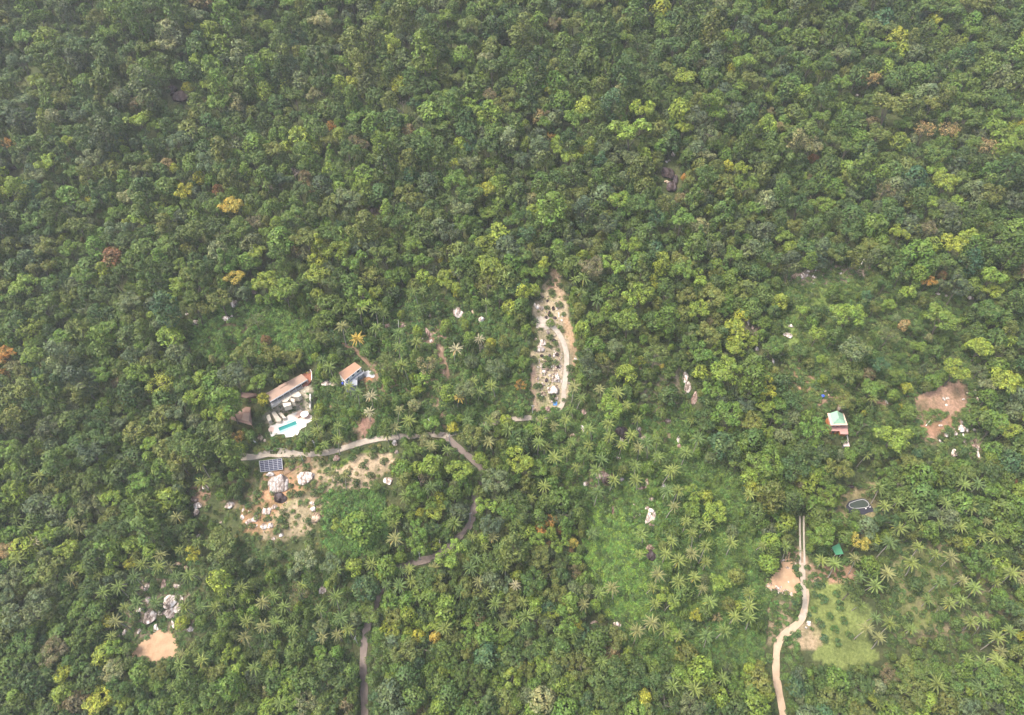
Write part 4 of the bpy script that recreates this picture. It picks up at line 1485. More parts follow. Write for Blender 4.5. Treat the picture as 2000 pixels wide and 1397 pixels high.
# ------------------------------------------------------------------ boulders: x y width height [tone] [turn]; tones w white, g grey, p pinkish, t tan, d dark
BOULDERS = """
546,947,42,36,g 595,934,37,25,w,-15 547,972,26,20,d 528,926,18,10,w 522,998,20,14,w,-20 536,990,12,9,w 486,1019,15,9,w,-25 498,1013,14,12,w
515,1028,14,11,w 529,1027,11,10,w 475,996,6,8,w 473,1010,8,9,w 611,983,12,8,w,25 612,994,11,11,w,-40 617,1011,19,18,t 549,1045,9,7,w 534,1052,8,6,w
448,987,19,13,w,-35 386,988,17,12,w 383,1001,13,15,w 401,952,14,9,w 391,956,8,7,t 380,976,16,8,p 431,1020,5,5,w
332,1175,26,24,w 347,1188,16,16,w 333,1197,25,18,g 316,1196,15,12,w 293,1205,30,26,g 304,1227,10,16,w 244,1235,10,13,w 272,1233,7,12,w,20 338,1218,6,18,w,-25
289,1171,9,13,w,-20 355,1170,7,15,w,-25 287,1146,9,16,w,15 279,1149,8,8,p 320,1141,12,18,p 345,1144,14,8,w 349,1101,16,11,t 364,1110,10,12,t 243,1141,12,7,w,-20 272,1192,12,6,w
372,1229,14,9,g 251,1175,6,8,w 388,1047,9,6,w 630,1153,18,14,g 232,1240,6,6,w
1059,580,10,6,w 1045,596,5,11,w 1051,599,9,10,w 1058,602,7,9,w 1073,613,7,10,d 1067,620,8,7,d 1081,603,6,10,d 1088,602,6,8,w 1091,613,4,6,w 1099,617,6,5,w 1097,626,5,5,w
1084,621,7,6,d 1069,588,5,6,d 1095,592,4,5,d 1070,648,7,10,g 1060,670,13,14,w 1055,682,17,13,w,25 1047,663,6,6,w 1082,694,5,10,w 1088,692,7,9,d 1082,665,9,6,d 1058,695,7,6,d
1073,695,6,6,d 1066,707,5,5,d 1090,717,8,7,d 1094,715,6,5,w 1063,726,10,6,w 1088,739,13,18,w 1081,761,23,18,w,-25 1079,770,14,9,d,30 1086,778,8,8,w 1067,743,8,7,d 1112,751,8,9,g
1117,742,4,6,w 1124,702,7,6,w 1083,723,8,5,t 1062,752,8,6,w 1059,773,5,5,w 1078,785,5,5,w 1041,800,10,8,p 1069,799,12,9,p 1050,740,5,5,w 1094,700,6,7,t 1096,745,4,8,w
894,610,20,22,w 940,624,16,12,w,-30 866,616,6,9,w 839,616,5,8,w 790,637,16,9,p,20 757,638,14,11,p,35 836,650,9,22,p,-25 842,666,6,8,w 826,662,6,5,w 924,610,5,10,t,-25 808,573,7,6,p
1540,655,20,12,w,15 1545,636,13,7,w,15 1569,539,17,12,w 1552,540,13,9,t 1592,542,10,5,w 1542,550,5,5,w 1590,554,6,4,w 1643,534,7,5,w 1660,525,14,6,p 1580,530,9,5,w
1878,837,14,14,w 1889,839,7,10,w 1866,847,9,7,w 1882,851,6,8,w 1863,855,6,8,w 1848,850,9,9,w,30 1836,861,4,6,w 1883,862,5,6,w 1903,839,7,6,w 1912,825,6,9,w 1904,765,8,12,w 1909,780,5,7,w
1843,779,7,7,w 1851,778,6,6,w 1864,885,14,15,w,20 1903,859,6,10,t 1910,874,6,9,w 1911,887,5,18,w 1903,872,10,16,p 1837,831,8,4,w 1731,785,6,8,w,-30 1764,839,4,6,w 1728,901,4,6,w 1878,825,6,6,g
1849,791,6,4,w 1882,780,7,4,w 1890,768,5,4,t
1338,735,12,26,w,8 1343,757,14,26,w,15 1356,778,12,24,p,15 1325,858,8,14,w,10 1327,872,8,10,p
1266,1012,12,24,w,22 1276,1010,9,22,w,25 1265,992,11,8,w 1273,997,13,9,w 1272,975,11,8,w 1271,1026,15,7,p 1297,951,12,9,w 1253,953,24,6,p,-10 1264,942,7,14,t 1198,997,9,18,p 1271,1084,19,20,d 1270,1069,20,12,t
1239,985,5,4,w 1240,1001,4,5,w 1249,1006,5,5,w 1256,1013,4,5,w 1238,1010,6,5,p
1141,805,9,12,p,-15 1138,838,7,16,w,-15 1130,846,13,7,d 1119,850,13,9,t 1214,842,28,22,d 1219,852,14,10,d 1214,859,5,11,w,-20 1249,838,7,7,w 1247,847,11,13,d 1259,855,13,8,p,-20
1202,870,9,7,w 1207,894,10,7,w 1179,929,36,18,p 1184,941,15,9,d 1214,936,10,8,g 1144,945,11,9,g 1304,821,14,7,p 1236,827,6,9,d 1106,829,7,6,w 1198,955,6,5,w
771,865,12,10,w,30 775,883,9,9,w 759,939,20,15,w 657,895,13,12,p 639,748,26,11,w 652,750,12,8,t 508,855,10,13,t,-30 517,861,6,6,w
382,630,17,9,w 387,638,13,9,d 442,622,21,12,w,20 457,593,14,18,g 453,617,5,5,w 365,614,6,5,w 495,571,15,7,p,15 358,658,13,9,d 367,669,4,4,w
352,190,36,26,d,30 336,172,20,14,d 340,182,14,18,d 1306,338,26,28,d 1311,364,20,22,d 1318,350,12,24,d 1315,301,9,9,w 1301,316,5,5,w 1307,314,6,4,w 1316,342,6,20,t,-15 1302,355,10,6,t 26,329,16,10,d 14,340,10,8,d
1674,186,6,5,w 1671,176,5,4,w 727,410,7,8,p 1832,574,11,5,w 1848,578,8,5,w 1895,582,14,8,w,20 1205,1220,15,11,w 1161,1216,16,8,p 1662,950,16,8,d 1640,797,13,13,t 1611,763,6,6,w 1605,767,6,3,w 1619,772,5,5,t
1580,1218,9,9,w,30 1574,1226,5,4,w 1538,1109,7,5,w 1530,1094,8,5,w 1555,1101,4,4,w 1470,640,5,8,p 1462,628,6,10,g 1478,682,8,8,g 1510,705,5,10,g 1463,634,4,5,w 1540,1137,3,3,w
505,759,6,4,w 565,763,8,6,w 575,777,7,5,w 556,774,6,4,t 582,772,10,6,w,20 571,770,12,7,w,30 597,753,8,6,w,20 585,793,5,4,w
"""
TONE = {'w': ((0.62, 0.585, 0.54), 'whitish granite'), 'g': ((0.43, 0.405, 0.38), 'grey weathered'), 'p': ((0.33, 0.255, 0.22), 'pinkish brown'), 't': ((0.42, 0.35, 0.26), 'tan'), 'd': ((0.075, 0.06, 0.062), 'dark stained')}
BLIST = []
for tok in BOULDERS.split():
    e = tok.split(',')
    BLIST.append((float(e[0]), float(e[1]), float(e[2]), float(e[3]), e[4], float(e[5]) if len(e) > 5 else 0.0))
tilt = R(20)
for k, (bx, by, bw, bh, tn, rot) in enumerate(BLIST):
    s = mpp(by)
    wx, wy = bw * s / 2 * 1.08, bh * s / 2 / 0.9 * 1.08
    wz = min(wx, wy) * (0.75 if max(bw, bh) < 20 else 0.55)
    x, y, z = (float(q) for q in G(bx, by, wz * 0.2))
    o = ob('boulder', ROCKS[k % len(ROCKS)])
    c = TONE[tn][0]
    j = 1 + 0.1 * math.sin(k * 2.3)
    o['tint'] = [c[0] * j, c[1] * j, c[2] * j]
    o['category'] = 'boulder'
    o['group'] = 'granite boulders on the hillside'
    o.matrix_world = Matrix.Translation((x, y, z)) @ Matrix.Rotation(tilt, 4, 'X') @ Matrix.Rotation(-R(rot), 4, 'Z') @ Matrix.Diagonal((wx, wy, wz, 1))
    big = max(bw, bh)
    shape = 'slab' if max(bw, bh) / min(bw, bh) > 1.75 and big > 9 else 'boulder'
    look = ('large ' if big > 19 else 'small ' if big < 7.5 else '') + TONE[tn][1] + ' ' + shape
    want_label(o, look, bx, by)

# loose stones between the boulders of the stony clearing, the panel slope, the yard edge and the right-hand rubble
stones = []
for (poly, n, s0, s1) in (([(1050, 700), (1092, 705), (1090, 780), (1050, 780)], 170, 0.25, 0.8), ([(1055, 575), (1098, 580), (1100, 640), (1080, 640), (1050, 610)], 50, 0.2, 0.55),
                          ([(1080, 650), (1098, 670), (1098, 730), (1085, 730)], 40, 0.2, 0.6), ([(470, 985), (560, 980), (545, 1050), (470, 1030)], 40, 0.2, 0.6), ([(1495, 1140), (1510, 1140), (1556, 1160), (1556, 1169), (1528, 1160), (1497, 1152)], 110, 0.25, 0.6),
                          ([(1835, 815), (1915, 815), (1915, 880), (1840, 870)], 60, 0.2, 0.6), ([(1535, 525), (1600, 525), (1690, 512), (1690, 535), (1600, 550), (1540, 556)], 50, 0.2, 0.6), ([(270, 1130), (370, 1130), (370, 1230), (270, 1230)], 50, 0.2, 0.7)):
    xs, ys = [p[0] for p in poly], [p[1] for p in poly]
    c = 0
    while c < n:
        a_, b_ = random.uniform(min(xs), max(xs)), random.uniform(min(ys), max(ys))
        if inpoly(np.array([a_]), np.array([b_]), poly)[0]:
            stones.append((a_, b_, random.uniform(s0, s1) * random.uniform(0.6, 1.2)))
            c += 1


# ------------------------------------------------------------------ palms (crown centres)
PALM_PX = """
630,706 644,720 394,908 462,895 396,944 620,845 661,836 661,860 635,871 597,852 616,825 651,927 675,930 80,932 682,757 654,745 33,1017 51,1033 142,1024 159,1034 68,1062 37,1094 252,1024 297,1045 327,1038 346,1012 315,1085 280,1104 264,1129 311,1108 332,1111 345,1127 371,1124 353,1076 387,1062 203,1159 233,1148 261,1155 269,1180 245,1188 304,1178 362,1188 395,1187 423,1188 443,1153 455,1174 472,1150 514,1178 535,1167 556,1187 591,1145 483,1216 516,1225 539,1215 574,1232 479,1246 626,1192 668,1208 681,1230 660,1241 630,1246 220,1244 227,1215 196,1125 140,1132 658,1115 722,807 781,803 771,838 755,852 800,824 914,826 947,837 958,826 993,842 844,873 874,882 954,865 1059,821 1051,842 1052,866 1065,875 1082,835 1105,823 1082,896 1105,884 1117,866 1150,840 1150,872 1189,830 1191,856 1215,870 1233,852 1245,821 1248,877 1261,866 1283,863 1285,894 1175,900 1126,915 1164,922 1168,963 1063,952 1038,975 1024,900 1241,912 1241,940 1199,940 1315,921 1303,961 1324,961 1317,991 1340,1020 1340,886 979,978 888,1024 921,1050 963,1052 946,1071 972,1073 800,1113 783,1117 755,1143 804,1138 781,1146 850,1111 919,1111 930,1094 935,1138 949,1160 902,1157 986,1110 1007,1145 1021,1178 967,1181 1002,1220 977,1223 1028,1206 1033,1239 1157,1045 1196,1150 1171,1160 1140,1183 1252,1045 1248,1085 1311,1059 1301,1083 1283,1108 1325,1097 1285,1125 1275,1150 1325,1138 1280,1181 1315,1176 1273,1218 1121,1237 1245,1234 1325,1244 1297,1230 870,1229 667,1209 657,1167 727,1104 771,1024 772,1055 793,971 842,954 1122,549 1140,545 1136,573 1166,589 949,593 807,573 825,570 706,605 734,610 751,615 736,643 779,654 779,680 814,671 699,664 669,640 891,685 937,664 960,755 937,769 898,778 925,748 856,757 725,776 699,769 786,717 1121,759 1136,780 1115,801 1206,769 1222,794 1171,762 1310,923 1704,780 1363,860 1352,822 1716,955 1881,948 1909,948 1385,465 1464,968 1352,1045 1317,1059 1377,1069 1351,1083 1379,1099 1356,1129 1328,1136 1372,1152 1386,1178 1463,1185 1463,1208 1463,1160 1489,1068 1533,1069 1415,1234 1435,1206 1345,1227 1380,1244 1428,1062 1382,1031 1604,1097 1629,1104 1669,1094 1692,891 1727,991 1753,982 1755,1034 1800,1033 1783,1006 1737,1062 1678,1129 1709,1146 1732,1122 1793,1071 1779,1101 1827,1085 1856,1090 1834,1139 1811,1174 1681,1185 1692,1230 1709,1209 1737,1220 1716,1248 1779,1230 1895,991 1926,1020 1916,1052 1944,1050 1930,1082 1874,1031 1846,985 1835,1027 1944,1139 1881,1136 1902,1150 1895,1216 1916,1213 1947,1248 1972,1234 1877,1174 1853,1181 1975,1122
"""
palm_spots = [tuple(map(float, q.split(','))) for q in PALM_PX.split()]
for _ in range(26):                                    # the grove runs on below the photographed strip
    palm_spots.append((random.choice([random.uniform(250, 720), random.uniform(1100, 1480), random.uniform(1650, 1980)]), random.uniform(1272, 1390)))
PALM_TINT = [((0.135, 0.165, 0.045), 'yellowish green'), ((0.11, 0.15, 0.042), 'mid-green'), ((0.08, 0.12, 0.04), 'deep green'), ((0.155, 0.16, 0.065), 'straw-green')]
pale = {(891, 685), (68, 1062), (725, 776), (1007, 1145), (722, 807), (937, 664)}
gold = {(898, 778), (699, 664)}
for k, (cx, cy) in enumerate(palm_spots):
    pr_ = PALMS[k % len(PALMS)]
    top = pr_['top']
    s = random.uniform(0.78, 1.14)
    rz = random.uniform(0, 6.28)
    x, y, z = (float(q) for q in G(cx, cy - 1, top.z * s - 0.5))
    tx, ty = top.x * math.cos(rz) - top.y * math.sin(rz), top.x * math.sin(rz) + top.y * math.cos(rz)
    bx, by = x - tx * s, y - ty * s
    bz = float(ground(bx, by))
    c, nm = random.choices(PALM_TINT, (5, 4, 2, 2))[0]
    if (cx, cy) in pale:
        c, nm = (0.26, 0.24, 0.15), 'bleached pale'
    if (cx, cy) in gold:
        c, nm = (0.36, 0.26, 0.06), 'golden yellow'
    root = empty('coconut_palm', (bx, by, bz), '', 'palm tree', 'coconut palms', rz)
    root.scale = (s, s, (z + 0.5 - bz) / top.z)
    ob('trunk', pr_['trunk'], root)
    cr = ob('crown', pr_['crown'], root)
    j = random.uniform(0.85, 1.15)
    cr['tint'] = [c[0] * j, c[1] * j, c[2] * j]
    want_label(root, nm + ' coconut palm', cx, cy)

# ------------------------------------------------------------------ trees one can pick out in the photograph: x,y,crown pixels,colour[,form]
TINT = {
    'D': ((0.046, 0.082, 0.026), 'dark green'), 'M': ((0.066, 0.112, 0.028), 'mid-green'), 'F': ((0.09, 0.155, 0.03), 'fresh green'), 'L': ((0.145, 0.21, 0.036), 'lime green'),
    'Y': ((0.22, 0.25, 0.036), 'yellow-lime'), 'G': ((0.31, 0.265, 0.06), 'golden yellow'), 'O': ((0.096, 0.122, 0.034), 'olive green'), 'S': ((0.088, 0.12, 0.062), 'grey-green'),
    'P': ((0.15, 0.17, 0.09), 'pale grey-green'), 'T': ((0.042, 0.09, 0.044), 'blue-green'), 'B': ((0.115, 0.1, 0.058), 'brown'), 'R': ((0.15, 0.085, 0.045), 'rust-red'),
    'A': ((0.3, 0.17, 0.05), 'orange'), 'N': ((0.24, 0.19, 0.10), 'tan'), 'K': ((0.055, 0.078, 0.046), 'charcoal green'), 'X': ((0.2, 0.17, 0.14), 'leafless grey'),
}
FORM = {'d': ('dome', 'dome-crowned tree'), 'l': ('lobed', 'lobed tree'), 't': ('tall', 'tall slender tree'), 'c': ('cone', 'conical tree'), 'f': ('feathery', 'feathery tree'), 'u': ('umbrella', 'flat-topped tree'), 'b': ('bush', 'round bush'), 'x': ('bare', 'bare tree')}
TREES = """
73,160,36,L 163,158,40,F 366,168,24,Y 15,280,32,A,f 128,279,34,L 91,319,46,L 177,312,50,P 212,291,14,L,d 242,291,20,L 270,237,50,L 303,246,36,L 427,200,50,F 266,204,34,B 390,344,28,Y 326,316,24,N 340,326,20,Y 455,403,46,G,l 425,368,24,R 499,435,36,B 219,498,48,R,d 457,541,38,G,l 47,557,56,L 133,487,42,F 350,555,40,L 308,401,28,L 175,391,20,Y 557,284,28,L 574,335,26,X,x 521,363,24,X,x 640,414,38,O 504,494,36,L 574,490,28,B 591,524,24,O 515,550,55,L 556,567,60,F 686,161,30,Y 647,245,22,A,f 273,581,16,Y 395,483,22,L 122,193,44,O 150,228,40,K 490,217,30,O 586,375,45,D 378,420,30,F
688,163,34,Y 851,168,18,F,t 932,216,26,L 895,151,36,O 1052,223,30,N 1075,266,20,A,f 1122,231,44,F 1231,256,76,L 1112,305,44,L 951,371,40,Y 888,354,50,F 692,273,30,B 708,280,26,B 1210,175,26,P 1206,389,44,L 954,417,36,F 755,406,26,L,t 681,389,55,S 923,287,34,T 1122,340,40,D,t 1087,357,40,D,t 1021,312,40,K 982,340,30,D,t 1175,287,40,S 786,207,30,X,x 811,221,26,S,f 1231,480,40,L 1157,494,18,Y 1063,515,24,Y,t 867,536,30,L 891,560,26,L 881,532,20,Y 750,550,26,O 1332,431,50,F 1336,249,40,L 1024,532,34,F 660,364,30,L 825,508,40,F
1342,154,46,L 1578,172,28,L 1515,165,18,L 1603,230,36,F 1522,245,22,N 1505,217,20,B 1590,308,24,R 1421,322,26,Y 1450,330,36,L 1457,361,46,F 1570,343,18,L 1806,252,42,N,f 1855,252,44,N,f 1930,287,44,N,f 1702,151,40,N,f 1737,207,70,O 1816,396,36,L 1846,357,50,L 1867,392,30,L 1863,480,48,Y 1755,455,40,L 1526,462,44,F 1475,406,36,F 1405,440,14,Y,d 1384,406,24,L 1813,550,30,A,l 1842,536,18,R,d 1417,564,20,L 1430,497,40,F 1811,445,36,B 1601,424,30,F 1727,371,40,B,f 1356,228,50,K 1629,270,40,O 1321,438,16,X,x 1331,515,50,O 1337,345,14,A,d
10,694,40,A,l 5,727,22,A 234,678,24,Y 518,663,22,R,d 315,692,18,Y 297,615,26,L 275,580,16,L 430,587,50,O 479,689,54,O 528,692,56,O 458,734,58,K 500,748,40,F 381,773,42,L 72,752,42,L 66,696,46,F 465,853,26,A,f 623,797,26,L 515,776,26,Y 196,818,45,D 341,836,36,L 289,892,30,L 500,626,38,S,f 350,801,46,S 574,696,40,O 402,808,24,L 476,920,30,L,b
741,598,24,L 870,552,34,L 958,668,22,Y 916,657,30,F 937,678,20,X,x 970,720,44,S 909,766,44,S 874,766,30,L,t 823,741,34,L,u 748,710,50,O,f 834,713,42,N,f 1075,631,20,F,b 1154,724,40,S,f 1192,797,52,L 884,832,24,Y 986,820,30,L 842,906,50,L,d 937,892,28,L,d 1014,899,60,L 1052,913,40,F 1084,920,24,O 965,941,60,S 920,853,50,O 897,916,50,L 1017,752,24,A,f 1017,619,26,O 1189,717,30,B,f 1245,577,60,L 1329,528,50,F 1280,689,50,O,f 1294,717,14,G,d 786,712,28,L,u 820,935,26,X,x 832,930,30,B,f
1366,605,46,L 1657,615,62,L 1440,678,46,L 1470,664,26,L 1421,724,66,L 1496,757,46,Y 1492,790,40,L 1422,811,62,F 1769,633,24,N 1772,755,24,Y,d 1702,759,40,F 1587,745,12,L,b 1867,724,50,L 1961,745,56,Y 1741,857,68,L 1664,727,50,O 1671,689,58,S 1492,902,70,F 1555,913,60,D 1639,916,50,O 1510,815,34,F 1968,836,45,L 1716,713,36,T 1839,622,60,F 1912,724,36,S,f 1737,654,40,S,f 1590,838,54,F 1688,826,46,M,f 1652,783,46,O 1599,650,36,L,u
853,1000,40,L 821,1000,22,Y 897,996,38,K,d 949,989,42,L 958,1024,50,K 1056,1031,24,A 1077,1017,30,A,f 1093,1034,16,R,d 1119,1059,24,G 1073,1062,14,R,d 1115,1076,14,R,d 1094,1066,36,F 1010,1125,28,L 711,1145,56,T,d 818,1066,46,F 881,1083,60,L 990,1083,26,L 1010,1090,26,O 1049,1087,50,O 1087,1157,50,O 850,1243,24,G 814,1241,32,Y 914,1213,30,L,d 948,1234,50,F,d 986,1202,30,S 1130,1220,26,Y 1304,1171,44,L 1318,1238,30,L 762,1171,44,F,d 794,1171,38,F,d 724,1196,44,M 878,1210,32,F,d 1122,1115,30,B,f 702,1024,70,F,d
1678,1059,38,G,l 1602,1044,54,F 1503,1097,42,L,d 1699,1104,42,F,d 1891,1059,28,L 1790,1138,30,D,d 1954,1160,30,F,d 1664,1150,50,D 1380,968,30,Y 1398,1003,50,L 1352,996,36,F 1352,964,36,L 1403,1139,40,L 1400,1206,22,N,f 1937,954,50,F 1594,919,30,L 1672,1003,22,M,d 1980,939,18,R,d
94,1041,44,L 131,1076,44,L 259,1059,38,L,d 292,1075,36,L,d 157,1108,34,L 213,1115,28,L 210,1208,28,Y 353,1215,28,Y,d 56,1192,82,S 21,1129,50,S 178,982,50,S 231,966,14,Y,d 378,1080,36,Y 427,1066,66,O 479,1164,32,L 14,1073,40,N 91,1195,40,O 665,1027,34,L 598,1094,50,P 584,1157,40,B,f 644,1101,40,S
"""
TREES += ' 622,878,18,F,d 640,868,14,M,d 598,880,13,L,d 820,838,22,M,d 905,940,30,F 945,930,34,M 950,905,20,F 918,955,24,M 560,900,10,O,b 585,868,16,F,d 850,868,24,F 790,862,20,M,d '
specials = []
for tok in TREES.split():
    e = tok.split(',')
    d_ = float(e[2])
    specials.append((float(e[0]), float(e[1]), d_, e[3], e[4] if len(e) > 4 else ('l' if d_ >= 34 else 'd')))
# round bushes of the orchard lawn
BUSH = [(370, 880, 17), (335, 1010, 13), (560, 840, 22), (590, 980, 21), (745, 1040, 22), (515, 1070, 15), (650, 1135, 17), (560, 1205, 22), (700, 1255, 18), (780, 1180, 18), (465, 1120, 11), (490, 1250, 9),
        (365, 1310, 13), (265, 1360, 20), (830, 1310, 17), (600, 1340, 19), (730, 1375, 17), (340, 700, 13), (510, 940, 16), (720, 930, 17), (450, 690, 13)]

# ------------------------------------------------------------------ the rest of the wood: crowns packed over the hillside, kept off what the photograph shows open
W0, H0, STEP = -420, -330, 3
blk = np.zeros(((1760 - H0) // STEP, (2420 - W0) // STEP), bool)
BX, BY = np.meshgrid(W0 + STEP * (np.arange(blk.shape[1]) + 0.5), H0 + STEP * (np.arange(blk.shape[0]) + 0.5))


def block_poly(p):
    blk[inpoly(BX, BY, p)] = True


def block_line(pts, hw):
    for (x0, y0), (x1, y1) in zip(pts[:-1], pts[1:]):
        L2 = (x1 - x0) ** 2 + (y1 - y0) ** 2
        u = np.clip(((BX - x0) * (x1 - x0) + (BY - y0) * (y1 - y0)) / L2, 0, 1)
        blk[np.hypot(BX - x0 - u * (x1 - x0), BY - y0 - u * (y1 - y0)) < hw] = True


def block_disc(x, y, rx, ry):
    blk[((BX - x) / rx) ** 2 + ((BY - y) / ry) ** 2 < 1] = True


for p in ([(1077, 518), (1106, 560), (1120, 640), (1128, 700), (1116, 764), (1098, 805), (1036, 816), (1034, 760), (1042, 650), (1036, 600), (1058, 555)],
          [(514, 765), (590, 722), (612, 720), (614, 850), (590, 862), (520, 862), (505, 830)],
          [(440, 825), (474, 790), (494, 790), (496, 838)], [(466, 775), (470, 764), (502, 766), (502, 776)],
          [(630, 742), (655, 728), (693, 703), (712, 715), (740, 735), (735, 752), (640, 765)],
          [(500, 888), (560, 884), (560, 928), (500, 928)], [(1614, 795), (1655, 798), (1660, 875), (1640, 875), (1614, 852)],
          [(1620, 1058), (1642, 1056), (1652, 1086), (1630, 1088)], [(1645, 970), (1712, 968), (1714, 1008), (1650, 1010)],
          [(1655, 915), (1690, 905), (1725, 945), (1690, 970), (1655, 965)],
          YARD, YARD2, [(1500, 1130), (1600, 1080), (1690, 1110), (1735, 1190), (1740, 1300), (1490, 1300), (1500, 1200)],
          [(505, 930), (620, 905), (720, 870), (785, 870), (765, 915), (700, 950), (655, 1010), (600, 1040), (545, 1060), (460, 1035), (475, 985), (505, 975)],
          [(368, 945), (408, 940), (405, 1010), (372, 1010)], [(1150, 990), (1235, 1005), (1255, 1060), (1262, 1200), (1180, 1200), (1145, 1100)],
          [(640, 975), (740, 965), (755, 1050), (690, 1085), (640, 1060)],
          SOILS[9][0], SOILS[10][0], SOILS[13][0], SOILS[18][0], [(1740, 1060), (1810, 1060), (1850, 1130), (1800, 1240), (1745, 1210)], [(1405, 1235), (1460, 1232), (1460, 1290), (1405, 1290)],
          [(265, 1125), (375, 1120), (375, 1240), (235, 1245), (240, 1225)], SOILS[31][0], [(450, 590), (560, 600), (600, 650), (590, 680), (560, 660), (470, 650), (430, 640)]):
    block_poly(p)
block_line(ROADS['upper_road'][1:6], 7)
block_line(ROADS['upper_road'][6:10], 7)
block_line(ROADS['upper_road'][9:], 1)
block_line([(872, 852), (900, 880), (938, 910)], 7)
block_line([(926, 985), (926, 1005)], 5)
block_line([(926, 1005), (912, 1036), (885, 1062), (850, 1088), (800, 1102), (785, 1106)], 7)
block_line([(750, 1150), (740, 1168), (733, 1186)], 7)
block_line([(716, 1222), (712, 1245), (709, 1300), (712, 1400)], 8)
block_line([(1005, 818), (1040, 816)], 4)
block_line(TRACKS, 9)
block_line(LANE, 10)
block_line(SANDTRACK, 11)
block_line(TRAIL, 6)
block_line(PATH2, 5)
block_line([(1600, 790), (1625, 778), (1640, 778)], 4)
block_disc(346, 186, 26, 20)
block_disc(1308, 345, 20, 34)
block_disc(22, 332, 16, 12)
for (bx, by, bw, bh, tn, rot) in BLIST:
    block_disc(bx, by, bw / 2 + 3, bh / 2 + 3)
OPEN = [   # polygon, share of full-size crowns accepted there
    ([(640, 640), (700, 590), (800, 565), (960, 580), (1035, 630), (1035, 800), (880, 850), (650, 860), (610, 760)], 0.30),
    ([(1055, 800), (1340, 790), (1480, 980), (1500, 1080), (1490, 1300), (1230, 1300), (1150, 1000), (1040, 900)], 0.20),
    ([(1505, 530), (1700, 515), (1890, 570), (1930, 900), (1760, 905), (1560, 790), (1495, 640)], 0.30),
    ([(1640, 1050), (1850, 1050), (1995, 1150), (1995, 1300), (1720, 1300)], 0.25),
    ([(225, 1080), (410, 1060), (440, 1262), (225, 1290)], 0.30),
    ([(430, 590), (620, 590), (610, 710), (400, 720), (350, 640)], 0.28),
    ([(360, 900), (700, 830), (790, 850), (770, 960), (640, 1120), (480, 1120), (380, 1050)], 0.25),
    ([(440, 1130), (690, 1110), (690, 1300), (440, 1300)], 0.35),
    ([(640, 930), (790, 930), (800, 1090), (640, 1110)], 0.45),
    ([(1090, 640), (1340, 640), (1340, 800), (1110, 800)], 0.55),
]
cells = {}
CS = 30


def near_ok(x, y, r_, f):
    cx, cy = int(x // CS), int(y // CS)
    for i in range(cx - 2, cx + 3):
        for j in range(cy - 2, cy + 3):
            for (qx, qy, qr) in cells.get((i, j), ()):
                dd = (r_ + qr) * f
                if (x - qx) ** 2 + (y - qy) ** 2 < dd * dd:
                    return False
    return True


def occupy(x, y, r_):
    cells.setdefault((int(x // CS), int(y // CS)), []).append((x, y, r_))


def free(x, y, r_):
    for an in range(9):
        q = 0 if an == 8 else r_ * 0.8
        i = int((x + q * math.cos(an * 0.785) - W0) // STEP)
        j = int((y + q * math.sin(an * 0.785) - H0) // STEP)
        if not (0 <= i < blk.shape[1] and 0 <= j < blk.shape[0]) or blk[j, i]:
            return False
    return True


for (x, y, d_, *_q) in specials:
    occupy(x, y, d_ / 2 * 1.3)
for (x, y) in palm_spots:
    occupy(x, y, 13)
PAL = ['D', 'M', 'F', 'O', 'S', 'K', 'T', 'L', 'Y', 'B', 'P']
WT_UP = [24, 30, 13, 15, 7, 5, 2, 6, 1.0, 1.0, 1.4]
WT_LO = [17, 30, 20, 14, 6, 2, 2, 10, 1.0, 0.8, 1.2]
filler = []
r2 = random.Random(5)
N_TRY = 90000
sizes = sorted((min(52, max(11, r2.lognormvariate(math.log(23), 0.36))) for _ in range(N_TRY)), reverse=True)
cand = [(r2.uniform(-330, 2330), r2.uniform(-250, 1680)) for _ in range(N_TRY)]
openm = np.ones(N_TRY)
ca_ = np.array(cand)
for poly, pacc in OPEN:
    openm[inpoly(ca_[:, 0], ca_[:, 1], poly)] = pacc
for k in range(N_TRY):
    (x, y), d_ = cand[k], sizes[k]
    if openm[k] < 1:
        d_ *= 0.85
        if r2.random() > openm[k] * 0.35:
            continue
    d_ *= 0.92 + 0.00012 * (y - 136)
    rr = d_ / 2
    if not free(x, y, rr) or not near_ok(x, y, rr, 0.56):
        continue
    occupy(x, y, rr)
    wt = WT_UP if y < 520 else WT_LO
    filler.append((x, y, d_, r2.choices(PAL, wt)[0], r2.choices('dltcf', (60, 14 if d_ < 30 else 45, 16 if y < 520 else 7, 5 if y < 520 else 2, 5))[0]))

# the largest filler crowns in the frame join the picked-out trees as things of their own
inframe = sorted((f_ for f_ in filler if 12 < f_[0] < 1988 and 145 < f_[1] < 1250), key=lambda f_: -f_[2])
n_ind = max(0, 300 - len(specials))
ind = inframe[:n_ind]
indset = set(id(f_) for f_ in ind)


def tree_world(x, y, d_, form, stretch=1.0):
    name = FORM[form][0]
    rad = d_ * mpp(y) / 2
    hz = rad * stretch
    if name in ('dome', 'lobed', 'feathery', 'umbrella') and rad < 4.2:
        hz = rad * 0.55 * stretch + 4.2 * 0.45 * stretch          # small crowns still stand on tall enough stems
    cz = CENTRE[name] * hz
    return rad, hz, cz


def jit(c, a=0.22):
    j = r2.uniform(1 - a, 1 + a)
    w_ = r2.uniform(-0.12, 0.12)
    return [c[0] * j * (1.12 + w_), c[1] * j * 1.08, c[2] * j * (0.9 - w_ * 0.5)]


